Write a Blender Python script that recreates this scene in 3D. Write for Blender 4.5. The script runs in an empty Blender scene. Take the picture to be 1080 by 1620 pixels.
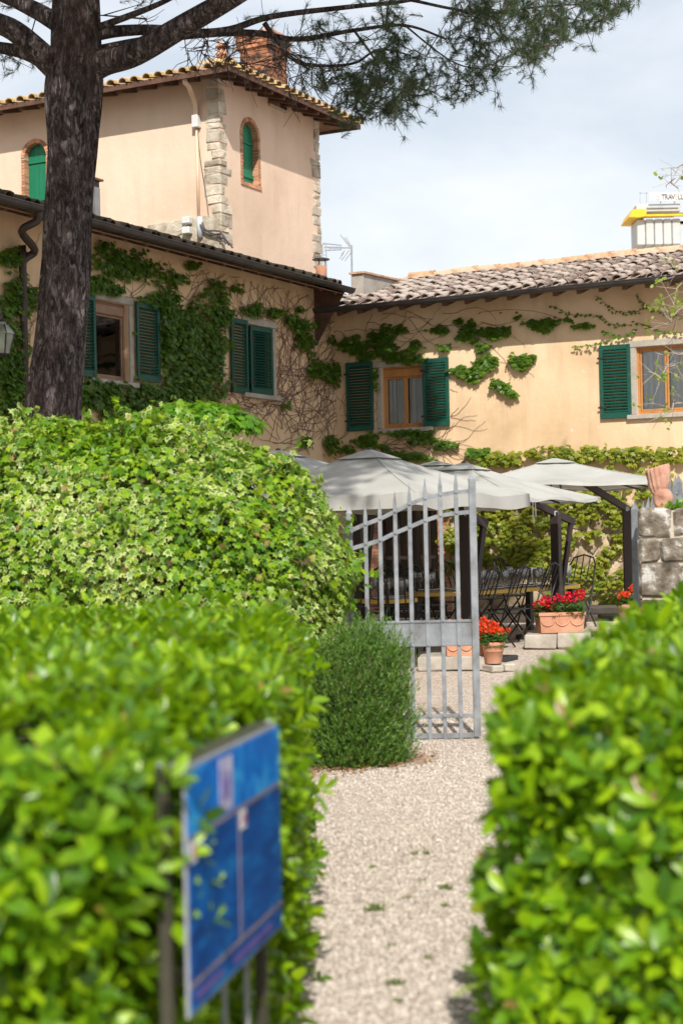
import bpy, math, random
import numpy as np
from mathutils import Vector, Matrix

# ------------------------------------------------------------------ camera, sky, sun, exposure
scene = bpy.context.scene
COL = scene.collection
F = 2650.0                      # focal length in photo pixels (1080 x 1620)
PITCH = math.atan(40 / F)
ROLL = math.radians(-1.2)
CAMZ = 1.6
cam_data = bpy.data.cameras.new('camera')
cam = bpy.data.objects.new('camera', cam_data)
COL.objects.link(cam)
CM = Matrix.Translation((0, 0, CAMZ)) @ Matrix.Rotation(math.pi / 2 + PITCH, 4, 'X') @ Matrix.Rotation(ROLL, 4, 'Z')
cam.matrix_world = CM
cam_data.sensor_fit = 'VERTICAL'
cam_data.sensor_height = 36
cam_data.sensor_width = 24
cam_data.lens = F / 1620 * 36
cam_data.clip_start = 0.1
cam_data.clip_end = 3000
cam_data.dof.use_dof = True
cam_data.dof.focus_distance = 21.0
cam_data.dof.aperture_fstop = 2.3
cam_data.dof.aperture_blades = 9
scene.camera = cam

SUN = Vector((0.03, -0.757, 0.655)).normalized()     # towards the sun
world = bpy.data.worlds.new('World')
scene.world = world
world.use_nodes = True
wn, wl = world.node_tree.nodes, world.node_tree.links
bg = wn['Background']
sky = wn.new('ShaderNodeTexSky')
sky.sky_type = 'NISHITA'
sky.sun_disc = False
sky.sun_elevation = math.asin(SUN.z)
sky.sun_rotation = math.atan2(SUN.x, SUN.y)
sky.air_density = 1.2
sky.dust_density = 2.5
tc = wn.new('ShaderNodeTexCoord')
mp = wn.new('ShaderNodeMapping')
mp.inputs['Scale'].default_value = (1, 1, 2.6)
mp.inputs['Location'].default_value = (0.35, 0.1, 0.22)
nz = wn.new('ShaderNodeTexNoise')
nz.inputs['Scale'].default_value = 3.2
nz.inputs['Detail'].default_value = 7
nz.inputs['Roughness'].default_value = 0.52
nz.inputs['Distortion'].default_value = 0.3
rp = wn.new('ShaderNodeValToRGB')
rp.color_ramp.elements[0].position = 0.38
rp.color_ramp.elements[1].position = 0.62
rp.color_ramp.elements[0].color = (0.56, 0.56, 0.56, 1)
rp.color_ramp.elements[1].color = (1, 1, 1, 1)
mx = wn.new('ShaderNodeMixRGB')
mx.inputs['Color2'].default_value = (8.2, 8.55, 9.0, 1)
wl.new(tc.outputs['Generated'], mp.inputs['Vector'])
wl.new(mp.outputs['Vector'], nz.inputs['Vector'])
wl.new(nz.outputs['Fac'], rp.inputs['Fac'])
wl.new(rp.outputs['Color'], mx.inputs['Fac'])
wl.new(sky.outputs['Color'], mx.inputs['Color1'])
wl.new(mx.outputs['Color'], bg.inputs['Color'])
bg.inputs['Strength'].default_value = 0.106

sun_data = bpy.data.lights.new('sun', 'SUN')
sun_data.energy = 4.9
sun_data.angle = math.radians(0.6)
sun_data.color = (1.0, 0.945, 0.86)
sun = bpy.data.objects.new('sun', sun_data)
sun.rotation_euler = SUN.to_track_quat('Z', 'Y').to_euler()
sun.location = (0, 0, 40)
COL.objects.link(sun)

scene.view_settings.view_transform = 'Standard'
scene.view_settings.look = 'None'
scene.view_settings.exposure = 0.2
scene.view_settings.gamma = 1.0
scene.view_settings.use_curve_mapping = False
scene.render.engine = 'CYCLES'
scene.cycles.use_denoising = True
scene.cycles.max_bounces = 8
scene.cycles.diffuse_bounces = 4
scene.cycles.transparent_max_bounces = 12
scene.cycles.caustics_reflective = False
scene.cycles.caustics_refractive = False

# ------------------------------------------------------------------ where things stand
def ray(px, py):
    return (CM.to_3x3() @ Vector(((px - 540) / F, (810 - py) / F, -1)))
CAM = Vector((0, 0, CAMZ))
def at(px, py, Y):
    d = ray(px, py); return CAM + d * (Y / d.y)
CMI = CM.inverted()
def proj(p):
    q = CMI @ Vector(p); return 540 + F * q.x / -q.z, 810 - F * q.y / -q.z
def projn(P):
    A = np.array(CMI); Q = P @ A[:3, :3].T + A[:3, 3]
    return 540 + F * Q[:, 0] / -Q[:, 2], 810 - F * Q[:, 1] / -Q[:, 2], -Q[:, 2]
def ground_z(Y):
    t = min(max((Y - 14) / 12.0, 0), 1); return 0.33 * t * t * (3 - 2 * t)
TH = math.radians(-27.75)
C0 = Vector((-0.06, 29.0, 0))
HM = Matrix.Translation(C0) @ Matrix.Rotation(TH, 4, 'Z')       # house frame: x along the facade, -y out of it
HI = HM.inverted()
def hray(px, py):
    return HI @ CAM, HI.to_3x3() @ ray(px, py)
def onR(px, py, y=0.0):         # pixel -> (x, z) on a plane parallel to the facing wall
    o, d = hray(px, py); t = (y - o.y) / d.y; p = o + d * t; return p.x, p.z
def onL(px, py, x=0.0):         # pixel -> (y, z) on a plane parallel to the side wall
    o, d = hray(px, py); t = (x - o.x) / d.x; p = o + d * t; return p.y, p.z
def loc_z(x, y, py):            # height over a house-frame point that shows at pixel row py
    w = HM @ Vector((x, y, 0)); px = proj((w.x, w.y, 4))[0]
    return at(px, py, w.y).z

# ------------------------------------------------------------------ objects, names, meshes
def tag(o, label=None, cat=None, group=None, kind=None):
    if label: o['label'] = label
    if cat: o['category'] = cat
    if group: o['group'] = group
    if kind: o['kind'] = kind
    return o
def empty(name, loc=(0, 0, 0), rz=0.0, mat4=None):
    o = bpy.data.objects.new(name, None); COL.objects.link(o)
    o.empty_display_size = 0.2
    if mat4 is not None: o.matrix_world = mat4
    else: o.location = loc; o.rotation_euler = (0, 0, rz)
    return o
def link(name, me, parent=None, mat=None, kind=None):
    o = bpy.data.objects.new(name, me); COL.objects.link(o)
    if parent is not None: o.parent = parent
    if mat is not None and len(me.materials) == 0: me.materials.append(mat)
    if kind: o['kind'] = kind
    return o
def copy_tree(o, parent=None):
    c = o.copy(); COL.objects.link(c); c.parent = parent
    for ch in list(o.children): copy_tree(ch, c)
    return c
def np_mesh(name, V, T, mat, attrs=None, smooth=False):
    """V (n,3), T (m,3) triangles or (m,4) quads"""
    me = bpy.data.meshes.new(name)
    V = np.ascontiguousarray(V, dtype=np.float32); T = np.ascontiguousarray(T, dtype=np.int32)
    k = T.shape[1]
    me.vertices.add(len(V)); me.vertices.foreach_set('co', V.ravel())
    me.loops.add(T.size); me.loops.foreach_set('vertex_index', T.ravel())
    me.polygons.add(len(T)); me.polygons.foreach_set('loop_start', np.arange(0, T.size, k, dtype=np.int32))
    if smooth: me.polygons.foreach_set('use_smooth', np.ones(len(T), dtype=bool))
    if attrs:
        for an, av in attrs.items():
            a = me.attributes.new(an, 'FLOAT', 'POINT'); a.data.foreach_set('value', np.ascontiguousarray(av, dtype=np.float32))
    me.update(calc_edges=True)
    if mat: me.materials.append(mat)
    return me
class MB:
    def __init__(s): s.v = []; s.f = []
    def add(s, vs, fs):
        b = len(s.v); s.v += [tuple(v) for v in vs]; s.f += [tuple(b + i for i in f) for f in fs]
    def box(s, x0, x1, y0, y1, z0, z1, c=0.0, M=None, jit=0.0, rnd=None):
        if c <= 0:
            vs = [(x, y, z) for z in (z0, z1) for y in (y0, y1) for x in (x0, x1)]
            fs = [(0, 2, 3, 1), (4, 5, 7, 6), (0, 1, 5, 4), (2, 6, 7, 3), (0, 4, 6, 2), (1, 3, 7, 5)]
        else:                                       # chamfered
            lo, hi = (x0, y0, z0), (x1, y1, z1); vs = []; idx = {}
            for i in (0, 1):
                for j in (0, 1):
                    for k in (0, 1):
                        p = [(lo, hi)[b][a] for a, b in enumerate((i, j, k))]
                        sg = [1 - 2 * b for b in (i, j, k)]
                        for a in range(3):
                            q = list(p)
                            for b in range(3):
                                if b != a: q[b] += sg[b] * c
                            if jit and rnd: q = [w + rnd.uniform(-jit, jit) for w in q]
                            idx[(i, j, k, a)] = len(vs); vs.append(q)
            fs = []
            for a in range(3):
                b, d = (a + 1) % 3, (a + 2) % 3
                for s_ in (0, 1):
                    loop = []
                    for (u, w) in ((0, 0), (1, 0), (1, 1), (0, 1)):
                        t = [0, 0, 0]; t[a] = s_; t[b] = u; t[d] = w; loop.append(idx[(*t, a)])
                    fs.append(tuple(loop if s_ else loop[::-1]))
                for u in (0, 1):
                    for w in (0, 1):
                        t0 = [0, 0, 0]; t1 = [0, 0, 0]; t0[a] = 0; t1[a] = 1
                        t0[b] = t1[b] = u; t0[d] = t1[d] = w
                        fs.append((idx[(*t0, b)], idx[(*t1, b)], idx[(*t1, d)], idx[(*t0, d)]))
            for i in (0, 1):
                for j in (0, 1):
                    for k in (0, 1): fs.append(tuple(idx[(i, j, k, a)] for a in range(3)))
        if M is not None: vs = [M @ Vector(v) for v in vs]
        s.add(vs, fs)
    def tube(s, pts, rad, seg=8, cap=True):
        pts = [Vector(p) for p in pts]; n = len(pts)
        if not hasattr(rad, '__len__'): rad = [rad] * n
        up = None; rings = []
        for i in range(n):
            t = (pts[min(i + 1, n - 1)] - pts[max(i - 1, 0)])
            t = t.normalized() if t.length > 1e-9 else Vector((0, 0, 1))
            if up is None: up = Vector((0, 0, 1)) if abs(t.z) < 0.9 else Vector((1, 0, 0))
            a = (up - t * up.dot(t)).normalized(); b = t.cross(a); up = a
            rings.append([pts[i] + (a * math.cos(2 * math.pi * k / seg) + b * math.sin(2 * math.pi * k / seg)) * rad[i] for k in range(seg)])
        vs = [v for r in rings for v in r]
        fs = [(i * seg + k, i * seg + (k + 1) % seg, (i + 1) * seg + (k + 1) % seg, (i + 1) * seg + k) for i in range(n - 1) for k in range(seg)]
        if cap: fs += [tuple(range(seg))[::-1], tuple((n - 1) * seg + k for k in range(seg))]
        s.add(vs, fs)
    def bar(s, a, b, w, d=None, up=(0, 0, 1)):
        a, b = Vector(a), Vector(b); t = (b - a).normalized(); d = d or w
        u = Vector(up); sx = t.cross(u)
        if sx.length < 1e-4: sx = t.cross(Vector((1, 0, 0)))
        sx.normalize(); sy = sx.cross(t)
        vs = [p + sx * (i * w / 2) + sy * (j * d / 2) for p in (a, b) for j in (-1, 1) for i in (-1, 1)]
        s.add(vs, [(0, 2, 3, 1), (4, 5, 7, 6), (0, 1, 5, 4), (2, 6, 7, 3), (0, 4, 6, 2), (1, 3, 7, 5)])
    def lathe(s, prof, seg=20, o=(0, 0, 0), cap=True):
        n = len(prof); vs = []
        for r, z in prof:
            vs += [(o[0] + r * math.cos(2 * math.pi * k / seg), o[1] + r * math.sin(2 * math.pi * k / seg), o[2] + z) for k in range(seg)]
        fs = [(i * seg + k, i * seg + (k + 1) % seg, (i + 1) * seg + (k + 1) % seg, (i + 1) * seg + k) for i in range(n - 1) for k in range(seg)]
        if cap: fs += [tuple(range(seg))[::-1], tuple((n - 1) * seg + k for k in range(seg))]
        s.add(vs, fs)
    def prism(s, poly, fn0, fn1):
        """poly of 2-D points; fn0/fn1 map a point to the two end faces"""
        n = len(poly); vs = [fn0(p) for p in poly] + [fn1(p) for p in poly]
        s.add(vs, [tuple(range(n))[::-1], tuple(range(n, 2 * n))] + [(i, (i + 1) % n, n + (i + 1) % n, n + i) for i in range(n)])
    def mesh(s, name, mat=None, smooth=False):
        me = bpy.data.meshes.new(name); me.from_pydata(s.v, [], s.f); me.update()
        if smooth: me.polygons.foreach_set('use_smooth', np.ones(len(me.polygons), dtype=bool))
        if mat: me.materials.append(mat)
        return me
    def build(s, name, mat, parent=None, smooth=False, kind=None):
        return link(name, s.mesh(name, mat, smooth), parent, None, kind)
def auto_smooth(o, ang=40):
    me = o.data
    me.polygons.foreach_set('use_smooth', np.ones(len(me.polygons), dtype=bool))
    try: me.set_sharp_from_angle(angle=math.radians(ang))
    except Exception: pass
    return o

# ------------------------------------------------------------------ materials
MATS = {}
def nt_new(name):
    m = bpy.data.materials.new(name); m.use_nodes = True
    n, l = m.node_tree.nodes, m.node_tree.links
    return m, n, l, n['Principled BSDF']
def rnd_fac(n, l):
    """a random number for each leaf / tile: island + object"""
    g = n.new('ShaderNodeNewGeometry'); oi = n.new('ShaderNodeObjectInfo')
    a = n.new('ShaderNodeMath'); a.operation = 'ADD'
    l.new(g.outputs['Random Per Island'], a.inputs[0]); l.new(oi.outputs['Random'], a.inputs[1])
    f = n.new('ShaderNodeMath'); f.operation = 'FRACT'; l.new(a.outputs[0], f.inputs[0])
    return f.outputs[0]
def ramp(n, l, src, stops):
    r = n.new('ShaderNodeValToRGB'); e = r.color_ramp.elements
    while len(e) < len(stops): e.new(0.5)
    for i, (p, c) in enumerate(stops):
        e[i].position = p; e[i].color = (*c[:3], 1)
    l.new(src, r.inputs['Fac']); return r.outputs['Color']
def noise(n, l, scale, detail=4, rough=0.55, vec=None, stretch=None, dist=0.0, coord='Object'):
    t = n.new('ShaderNodeTexNoise'); t.inputs['Scale'].default_value = scale
    t.inputs['Detail'].default_value = detail; t.inputs['Roughness'].default_value = rough
    t.inputs['Distortion'].default_value = dist
    if vec is None:
        c = n.new('ShaderNodeTexCoord'); vec = c.outputs[coord]
    if stretch:
        m = n.new('ShaderNodeMapping'); m.inputs['Scale'].default_value = stretch; l.new(vec, m.inputs['Vector']); vec = m.outputs['Vector']
    l.new(vec, t.inputs['Vector']); return t.outputs['Fac']
def mixc(n, l, fac, a, b, mode='MIX'):
    m = n.new('ShaderNodeMixRGB'); m.blend_type = mode
    for k, v in (('Fac', fac), ('Color1', a), ('Color2', b)):
        if isinstance(v, (int, float)): m.inputs[k].default_value = v
        elif isinstance(v, tuple): m.inputs[k].default_value = (*v[:3], 1)
        else: l.new(v, m.inputs[k])
    return m.outputs['Color']
def bump(n, l, b, h, strength=0.3, dist=0.02):
    p = n.new('ShaderNodeBump'); p.inputs['Strength'].default_value = strength; p.inputs['Distance'].default_value = dist
    l.new(h, p.inputs['Height']); l.new(p.outputs['Normal'], b.inputs['Normal']); return p
def pm(name, c1, c2, scale=6, rough=0.7, bmp=0.2, bscale=None, metal=0.0, stretch=None, dist=0.01, spec=0.4, rand=0.0, stops=None, coord='Object'):
    m, n, l, b = nt_new(name)
    f = noise(n, l, scale, 6, 0.6, stretch=stretch, coord=coord)
    col = ramp(n, l, f, stops or [(0.32, c1), (0.68, c2)])
    if rand:
        r = rnd_fac(n, l); v = n.new('ShaderNodeHueSaturation')
        mr = n.new('ShaderNodeMapRange'); mr.inputs['To Min'].default_value = 1 - rand; mr.inputs['To Max'].default_value = 1 + rand
        l.new(r, mr.inputs['Value']); l.new(mr.outputs[0], v.inputs['Value']); l.new(col, v.inputs['Color']); col = v.outputs['Color']
    l.new(col, b.inputs['Base Color'])
    b.inputs['Roughness'].default_value = rough; b.inputs['Metallic'].default_value = metal
    b.inputs['Specular IOR Level'].default_value = spec
    if bmp:
        h = noise(n, l, bscale or scale * 6, 5, 0.6, stretch=stretch, coord=coord); bump(n, l, b, h, bmp, dist)
    MATS[name] = m; return m
def leaf_mat(name, stops, trans=0.35, rough=0.4, tcol=(0.35, 0.5, 0.05), spec=0.5, edge=None, var=None):
    m, n, l, b = nt_new(name)
    r = rnd_fac(n, l)
    col = ramp(n, l, r, stops)
    if edge:                                        # pale leaf margin
        a = n.new('ShaderNodeAttribute'); a.attribute_name = 'edge'
        nf = noise(n, l, 9, 2, 0.5)
        ad = n.new('ShaderNodeMath'); ad.operation = 'MULTIPLY_ADD'; l.new(nf, ad.inputs[0]); ad.inputs[1].default_value = 0.7
        l.new(a.outputs['Fac'], ad.inputs[2])
        r2 = n.new('ShaderNodeMath'); r2.operation = 'MULTIPLY_ADD'
        wn_ = n.new('ShaderNodeTexWhiteNoise'); wn_.noise_dimensions = '1D'; l.new(r, wn_.inputs['W'])
        big = noise(n, l, 1.1, 2, 0.5)
        sm = n.new('ShaderNodeMath'); sm.operation = 'MULTIPLY_ADD'; l.new(big, sm.inputs[0]); sm.inputs[1].default_value = 3.2; l.new(wn_.outputs['Value'], sm.inputs[2])
        l.new(sm.outputs[0], r2.inputs[0]); r2.inputs[1].default_value = 0.75; l.new(ad.outputs[0], r2.inputs[2])
        f = n.new('ShaderNodeMapRange'); f.inputs['From Min'].default_value = 2.82; f.inputs['From Max'].default_value = 3.2
        l.new(r2.outputs[0], f.inputs['Value'])
        col = mixc(n, l, f.outputs[0], col, edge)
    if var:
        col = mixc(n, l, noise(n, l, var[0], 3), col, var[1], 'MULTIPLY') if False else mixc(n, l, ramp(n, l, noise(n, l, var[0], 3), [(0.4, (0, 0, 0)), (0.65, (var[2],) * 3)]), col, var[1])
    l.new(col, b.inputs['Base Color'])
    b.inputs['Roughness'].default_value = rough; b.inputs['Specular IOR Level'].default_value = spec
    t = n.new('ShaderNodeBsdfTranslucent')
    tcm = mixc(n, l, 0.55, col, tcol); l.new(tcm, t.inputs['Color'])
    mix = n.new('ShaderNodeMixShader'); mix.inputs['Fac'].default_value = trans
    l.new(b.outputs[0], mix.inputs[1]); l.new(t.outputs[0], mix.inputs[2])
    l.new(mix.outputs[0], n['Material Output'].inputs['Surface'])
    MATS[name] = m; return m

def stucco(name, base, dark, light, stain, bleach=0.25):
    m, n, l, b = nt_new(name)
    big = noise(n, l, 0.55, 5, 0.6, dist=0.6)
    col = ramp(n, l, big, [(0.28, dark), (0.5, base), (0.75, light)])
    streak = noise(n, l, 2.2, 4, 0.6, stretch=(1.6, 1.6, 0.22))
    col = mixc(n, l, ramp(n, l, streak, [(0.5, (0, 0, 0)), (0.80, (bleach * 1.5,) * 3)]), col, stain)
    fine = noise(n, l, 38, 4, 0.7)
    col = mixc(n, l, ramp(n, l, fine, [(0.30, (0.35,) * 3), (0.42, (0, 0, 0))]), col, stain)
    chip = noise(n, l, 9, 2, 0.5, dist=0.3)
    col = mixc(n, l, ramp(n, l, chip, [(0.70, (0, 0, 0)), (0.72, (0.6,) * 3)]), col, (0.62, 0.58, 0.52))
    l.new(col, b.inputs['Base Color']); b.inputs['Roughness'].default_value = 0.93; b.inputs['Specular IOR Level'].default_value = 0.15
    h1 = noise(n, l, 14, 6, 0.65); p1 = bump(n, l, b, h1, 0.35, 0.012)
    h2 = noise(n, l, 1.6, 3, 0.5); p2 = n.new('ShaderNodeBump'); p2.inputs['Strength'].default_value = 0.35; p2.inputs['Distance'].default_value = 0.05
    l.new(h2, p2.inputs['Height']); l.new(p2.outputs['Normal'], p1.inputs['Normal'])
    MATS[name] = m; return m

M_wall = stucco('stucco_ochre', (0.68, 0.495, 0.315), (0.53, 0.37, 0.22), (0.77, 0.60, 0.42), (0.40, 0.28, 0.18), 0.32)
M_tower = stucco('stucco_peach', (0.68, 0.515, 0.395), (0.58, 0.43, 0.32), (0.73, 0.575, 0.46), (0.50, 0.365, 0.275), 0.3)
M_cement = pm('cement_render', (0.30, 0.27, 0.24), (0.42, 0.39, 0.35), 3, 0.95, 0.4, 18)
M_quoin = pm('quoin_stone', (0.30, 0.25, 0.19), (0.55, 0.49, 0.40), 5, 0.95, 0.8, 16, dist=0.03, rand=0.18,
             stops=[(0.25, (0.16, 0.13, 0.10)), (0.45, (0.42, 0.36, 0.28)), (0.72, (0.60, 0.55, 0.46))])
M_rubble = pm('rubble_stone', (0.30, 0.22, 0.13), (0.50, 0.40, 0.27), 4, 0.95, 0.7, 18, dist=0.03, rand=0.28)
M_mortar = pm('lime_mortar', (0.40, 0.34, 0.26), (0.52, 0.46, 0.37), 9, 0.98, 0.6, 40)
M_pillar = pm('lichen_stone', (0.12, 0.10, 0.08), (0.5, 0.48, 0.45), 7, 0.95, 0.9, 22, dist=0.03, rand=0.15,
              stops=[(0.32, (0.060, 0.048, 0.036)), (0.47, (0.15, 0.122, 0.092)), (0.56, (0.25, 0.22, 0.18)), (0.62, (0.52, 0.51, 0.48))])
M_brick = pm('brick', (0.40, 0.17, 0.09), (0.52, 0.27, 0.16), 8, 0.9, 0.4, 30, rand=0.3)
M_brickold = pm('chimney_brick', (0.13, 0.06, 0.04), (0.50, 0.22, 0.12), 3.5, 0.95, 0.6, 24, rand=0.3,
                stops=[(0.44, (0.03, 0.022, 0.02)), (0.53, (0.26, 0.11, 0.06)), (0.75, (0.46, 0.22, 0.12))])
M_slab = pm('slab_stone', (0.27, 0.24, 0.20), (0.46, 0.42, 0.36), 5, 0.93, 0.6, 25, rand=0.1)
def tile_mat(name, stops, lichen, amt):
    m, n, l, b = nt_new(name)
    r = rnd_fac(n, l); col = ramp(n, l, r, stops)
    f = noise(n, l, 7, 6, 0.65, coord='Generated') if False else noise(n, l, 11, 6, 0.68)
    ad = n.new('ShaderNodeMath'); ad.operation = 'MULTIPLY_ADD'; l.new(r, ad.inputs[0]); ad.inputs[1].default_value = 0.18; l.new(f, ad.inputs[2])
    col = mixc(n, l, ramp(n, l, ad.outputs[0], [(0.50, (0, 0, 0)), (0.68, (amt,) * 3)]), col, lichen)
    dk = noise(n, l, 5, 4, 0.6)
    col = mixc(n, l, ramp(n, l, dk, [(0.3, (0.6,) * 3), (0.48, (0, 0, 0))]), col, (0.06, 0.045, 0.04))
    l.new(col, b.inputs['Base Color']); b.inputs['Roughness'].default_value = 0.95; b.inputs['Specular IOR Level'].default_value = 0.2
    bump(n, l, b, noise(n, l, 40, 5, 0.7), 0.5, 0.01)
    MATS[name] = m; return m
M_tile = tile_mat('roof_tile', [(0.0, (0.14, 0.095, 0.075)), (0.35, (0.25, 0.175, 0.14)), (0.7, (0.33, 0.25, 0.205)), (0.9, (0.30, 0.21, 0.165)), (1.0, (0.36, 0.18, 0.10))], (0.44, 0.40, 0.36), 0.75)
M_tile_moss = tile_mat('mossy_roof_tile', [(0.0, (0.10, 0.07, 0.05)), (0.5, (0.20, 0.14, 0.11)), (1.0, (0.30, 0.21, 0.16))], (0.08, 0.085, 0.03), 0.8)
M_tile_yel = tile_mat('lichen_roof_tile', [(0.0, (0.42, 0.30, 0.20)), (0.5, (0.50, 0.36, 0.24)), (1.0, (0.52, 0.44, 0.36))], (0.52, 0.33, 0.05), 0.7)
M_ridge = tile_mat('ridge_tile', [(0.0, (0.46, 0.24, 0.12)), (1.0, (0.55, 0.33, 0.18))], (0.5, 0.45, 0.38), 0.5)
M_gutter = pm('gutter_metal', (0.030, 0.026, 0.026), (0.055, 0.046, 0.044), 5, 0.45, 0.1, 30, metal=0.0, spec=0.5)
M_downpipe = pm('brown_pipe', (0.035, 0.022, 0.018), (0.05, 0.033, 0.028), 5, 0.5, 0.1)
M_woodeave = pm('eave_timber', (0.07, 0.035, 0.022), (0.14, 0.075, 0.05), 6, 0.85, 0.3, 30)
M_soffit = pm('eave_boards', (0.20, 0.11, 0.07), (0.30, 0.18, 0.12), 4, 0.9, 0.2)
M_pipe_cream = pm('cream_pipe', (0.66, 0.47, 0.33), (0.72, 0.54, 0.40), 4, 0.5, 0.05)
M_white = pm('white_plastic', (0.56, 0.56, 0.55), (0.64, 0.64, 0.63), 5, 0.45, 0.03)
M_greyblue = pm('grey_conduit', (0.42, 0.46, 0.52), (0.50, 0.54, 0.58), 5, 0.5, 0.05)
M_cable = pm('black_cable', (0.05, 0.045, 0.045), (0.09, 0.08, 0.08), 10, 0.6, 0)
M_green = pm('green_shutter_paint', (0.0045, 0.060, 0.042), (0.007, 0.080, 0.056), 3, 0.5, 0.08, 60, stretch=(1, 1, 8), rand=0.1)
M_green_arch = pm('bright_green_shutter', (0.004, 0.145, 0.068), (0.007, 0.175, 0.085), 3, 0.5, 0.06, 40, rand=0.05)
M_wood = pm('window_wood', (0.36, 0.155, 0.045), (0.50, 0.24, 0.08), 5, 0.4, 0.1, 40, stretch=(1, 1, 0.15))
M_wood_dull = pm('weathered_window_wood', (0.22, 0.13, 0.08), (0.32, 0.20, 0.13), 5, 0.55, 0.1, 40)
M_stonetrim = pm('grey_window_stone', (0.30, 0.27, 0.23), (0.42, 0.39, 0.34), 6, 0.93, 0.4, 30)
M_curtain = pm('net_curtain', (0.78, 0.80, 0.83), (0.84, 0.85, 0.87), 3, 0.9, 0.0)
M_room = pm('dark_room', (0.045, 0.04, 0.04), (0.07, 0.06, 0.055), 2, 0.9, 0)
def glass_mat(name, tint=(0.93, 0.95, 0.95), ior=1.55, glint=0.0):
    m, n, l, b = nt_new(name)
    tr = n.new('ShaderNodeBsdfTransparent'); tr.inputs['Color'].default_value = (*tint, 1)
    gl = n.new('ShaderNodeBsdfGlossy'); gl.inputs['Roughness'].default_value = 0.02
    fr = n.new('ShaderNodeFresnel'); fr.inputs['IOR'].default_value = ior
    mx_ = n.new('ShaderNodeMixShader'); l.new(fr.outputs[0], mx_.inputs[0]); l.new(tr.outputs[0], mx_.inputs[1]); l.new(gl.outputs[0], mx_.inputs[2])
    out = mx_.outputs[0]
    if glint:  # diffuse white mixed in as a painted glint
        df = n.new('ShaderNodeBsdfDiffuse'); df.inputs['Color'].default_value = (.85, .88, .92, 1); m3 = n.new('ShaderNodeMixShader'); m3.inputs[0].default_value = glint; l.new(out, m3.inputs[1]); l.new(df.outputs[0], m3.inputs[2]); out = m3.outputs[0]
    l.new(out, n['Material Output'].inputs['Surface']); MATS[name] = m; return m
M_glass = glass_mat('window_glass')
M_wine = glass_mat('drinking_glass', (0.93, 0.95, 0.97), 2.2, 0.14)  # raised index and added white paint the sparkle into the glass
M_gate = pm('galvanised_steel', (0.30, 0.315, 0.34), (0.43, 0.45, 0.48), 7, 0.6, 0.12, 60, metal=0.1, stops=[(0.30, (0.13, 0.125, 0.12)), (0.48, (0.20, 0.215, 0.235)), (0.75, (0.30, 0.315, 0.34))])
M_blackmetal = pm('black_iron', (0.012, 0.012, 0.013), (0.025, 0.024, 0.024), 12, 0.5, 0.1, spec=0.5)
M_mast = pm('dark_mast_wood', (0.018, 0.012, 0.012), (0.035, 0.024, 0.022), 6, 0.5, 0.15, 40, stretch=(1, 1, 0.1))
M_ochre = pm('ochre_table_edge', (0.55, 0.34, 0.05), (0.66, 0.43, 0.08), 5, 0.5, 0.05)
M_tabletop = pm('wood_table_top', (0.28, 0.18, 0.10), (0.40, 0.27, 0.16), 6, 0.45, 0.1, stretch=(1, 6, 1))
M_linen = pm('white_linen', (0.70, 0.70, 0.70), (0.80, 0.80, 0.80), 4, 0.9, 0.1)
M_terra = pm('terracotta', (0.42, 0.19, 0.11), (0.56, 0.30, 0.20), 5, 0.9, 0.3, 30, rand=0.12)
M_terra_old = pm('weathered_terracotta', (0.36, 0.17, 0.11), (0.55, 0.33, 0.25), 9, 0.92, 0.6, 30)
M_red = leaf_mat('red_petals', [(0, (0.55, 0.006, 0.018)), (0.8, (0.72, 0.015, 0.03)), (1, (0.55, 0.01, 0.12))], 0.3, 0.6, (0.8, 0.02, 0.02))
M_orange = leaf_mat('orange_petals', [(0, (0.68, 0.05, 0.008)), (1, (0.80, 0.10, 0.015))], 0.3, 0.6, (0.9, 0.1, 0.01))
M_geran = leaf_mat('geranium_leaf', [(0, (0.03, 0.085, 0.018)), (1, (0.07, 0.16, 0.03))], 0.25, 0.5)
M_hedge = leaf_mat('hedge_leaf', [(0, (0.033, 0.105, 0.007)), (0.35, (0.108, 0.240, 0.007)), (0.75, (0.225, 0.385, 0.007)), (0.984, (0.32, 0.48, 0.010)), (0.992, (0.32, 0.22, 0.05)), (1, (0.22, 0.13, 0.05))], 0.36, 0.34, (0.48, 0.70, 0.010), 0.45)
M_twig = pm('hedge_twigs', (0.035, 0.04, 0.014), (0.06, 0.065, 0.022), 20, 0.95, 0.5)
M_varieg = leaf_mat('variegated_ivy_leaf', [(0, (0.045, 0.135, 0.010)), (0.35, (0.10, 0.23, 0.009)), (0.7, (0.20, 0.35, 0.009)), (0.97, (0.30, 0.43, 0.016)), (0.985, (0.34, 0.22, 0.08)), (1, (0.26, 0.15, 0.07))], 0.35, 0.42, (0.45, 0.60, 0.04), 0.4, edge=(0.58, 0.64, 0.26))
M_creeper = leaf_mat('creeper_leaf', [(0, (0.045, 0.105, 0.012)), (0.5, (0.075, 0.165, 0.014)), (1, (0.14, 0.25, 0.02))], 0.4, 0.45, (0.32, 0.48, 0.03))
M_creeper_y = leaf_mat('young_creeper_leaf', [(0, (0.12, 0.19, 0.016)), (0.5, (0.22, 0.27, 0.02)), (1, (0.33, 0.32, 0.03))], 0.4, 0.45, (0.5, 0.52, 0.04))
M_fresh = leaf_mat('fresh_creeper_leaf', [(0, (0.07, 0.20, 0.010)), (0.5, (0.11, 0.28, 0.012)), (1, (0.16, 0.34, 0.016))], 0.42, 0.45, (0.38, 0.62, 0.02))
M_vine = pm('vine_stem', (0.13, 0.070, 0.055), (0.20, 0.115, 0.085), 20, 0.95, 0.2)
M_rosem = leaf_mat('rosemary_needle', [(0, (0.040, 0.110, 0.018)), (0.5, (0.085, 0.19, 0.022)), (0.9, (0.16, 0.29, 0.036)), (1, (0.26, 0.27, 0.09))], 0.25, 0.5, (0.2, 0.35, 0.03))
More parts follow.
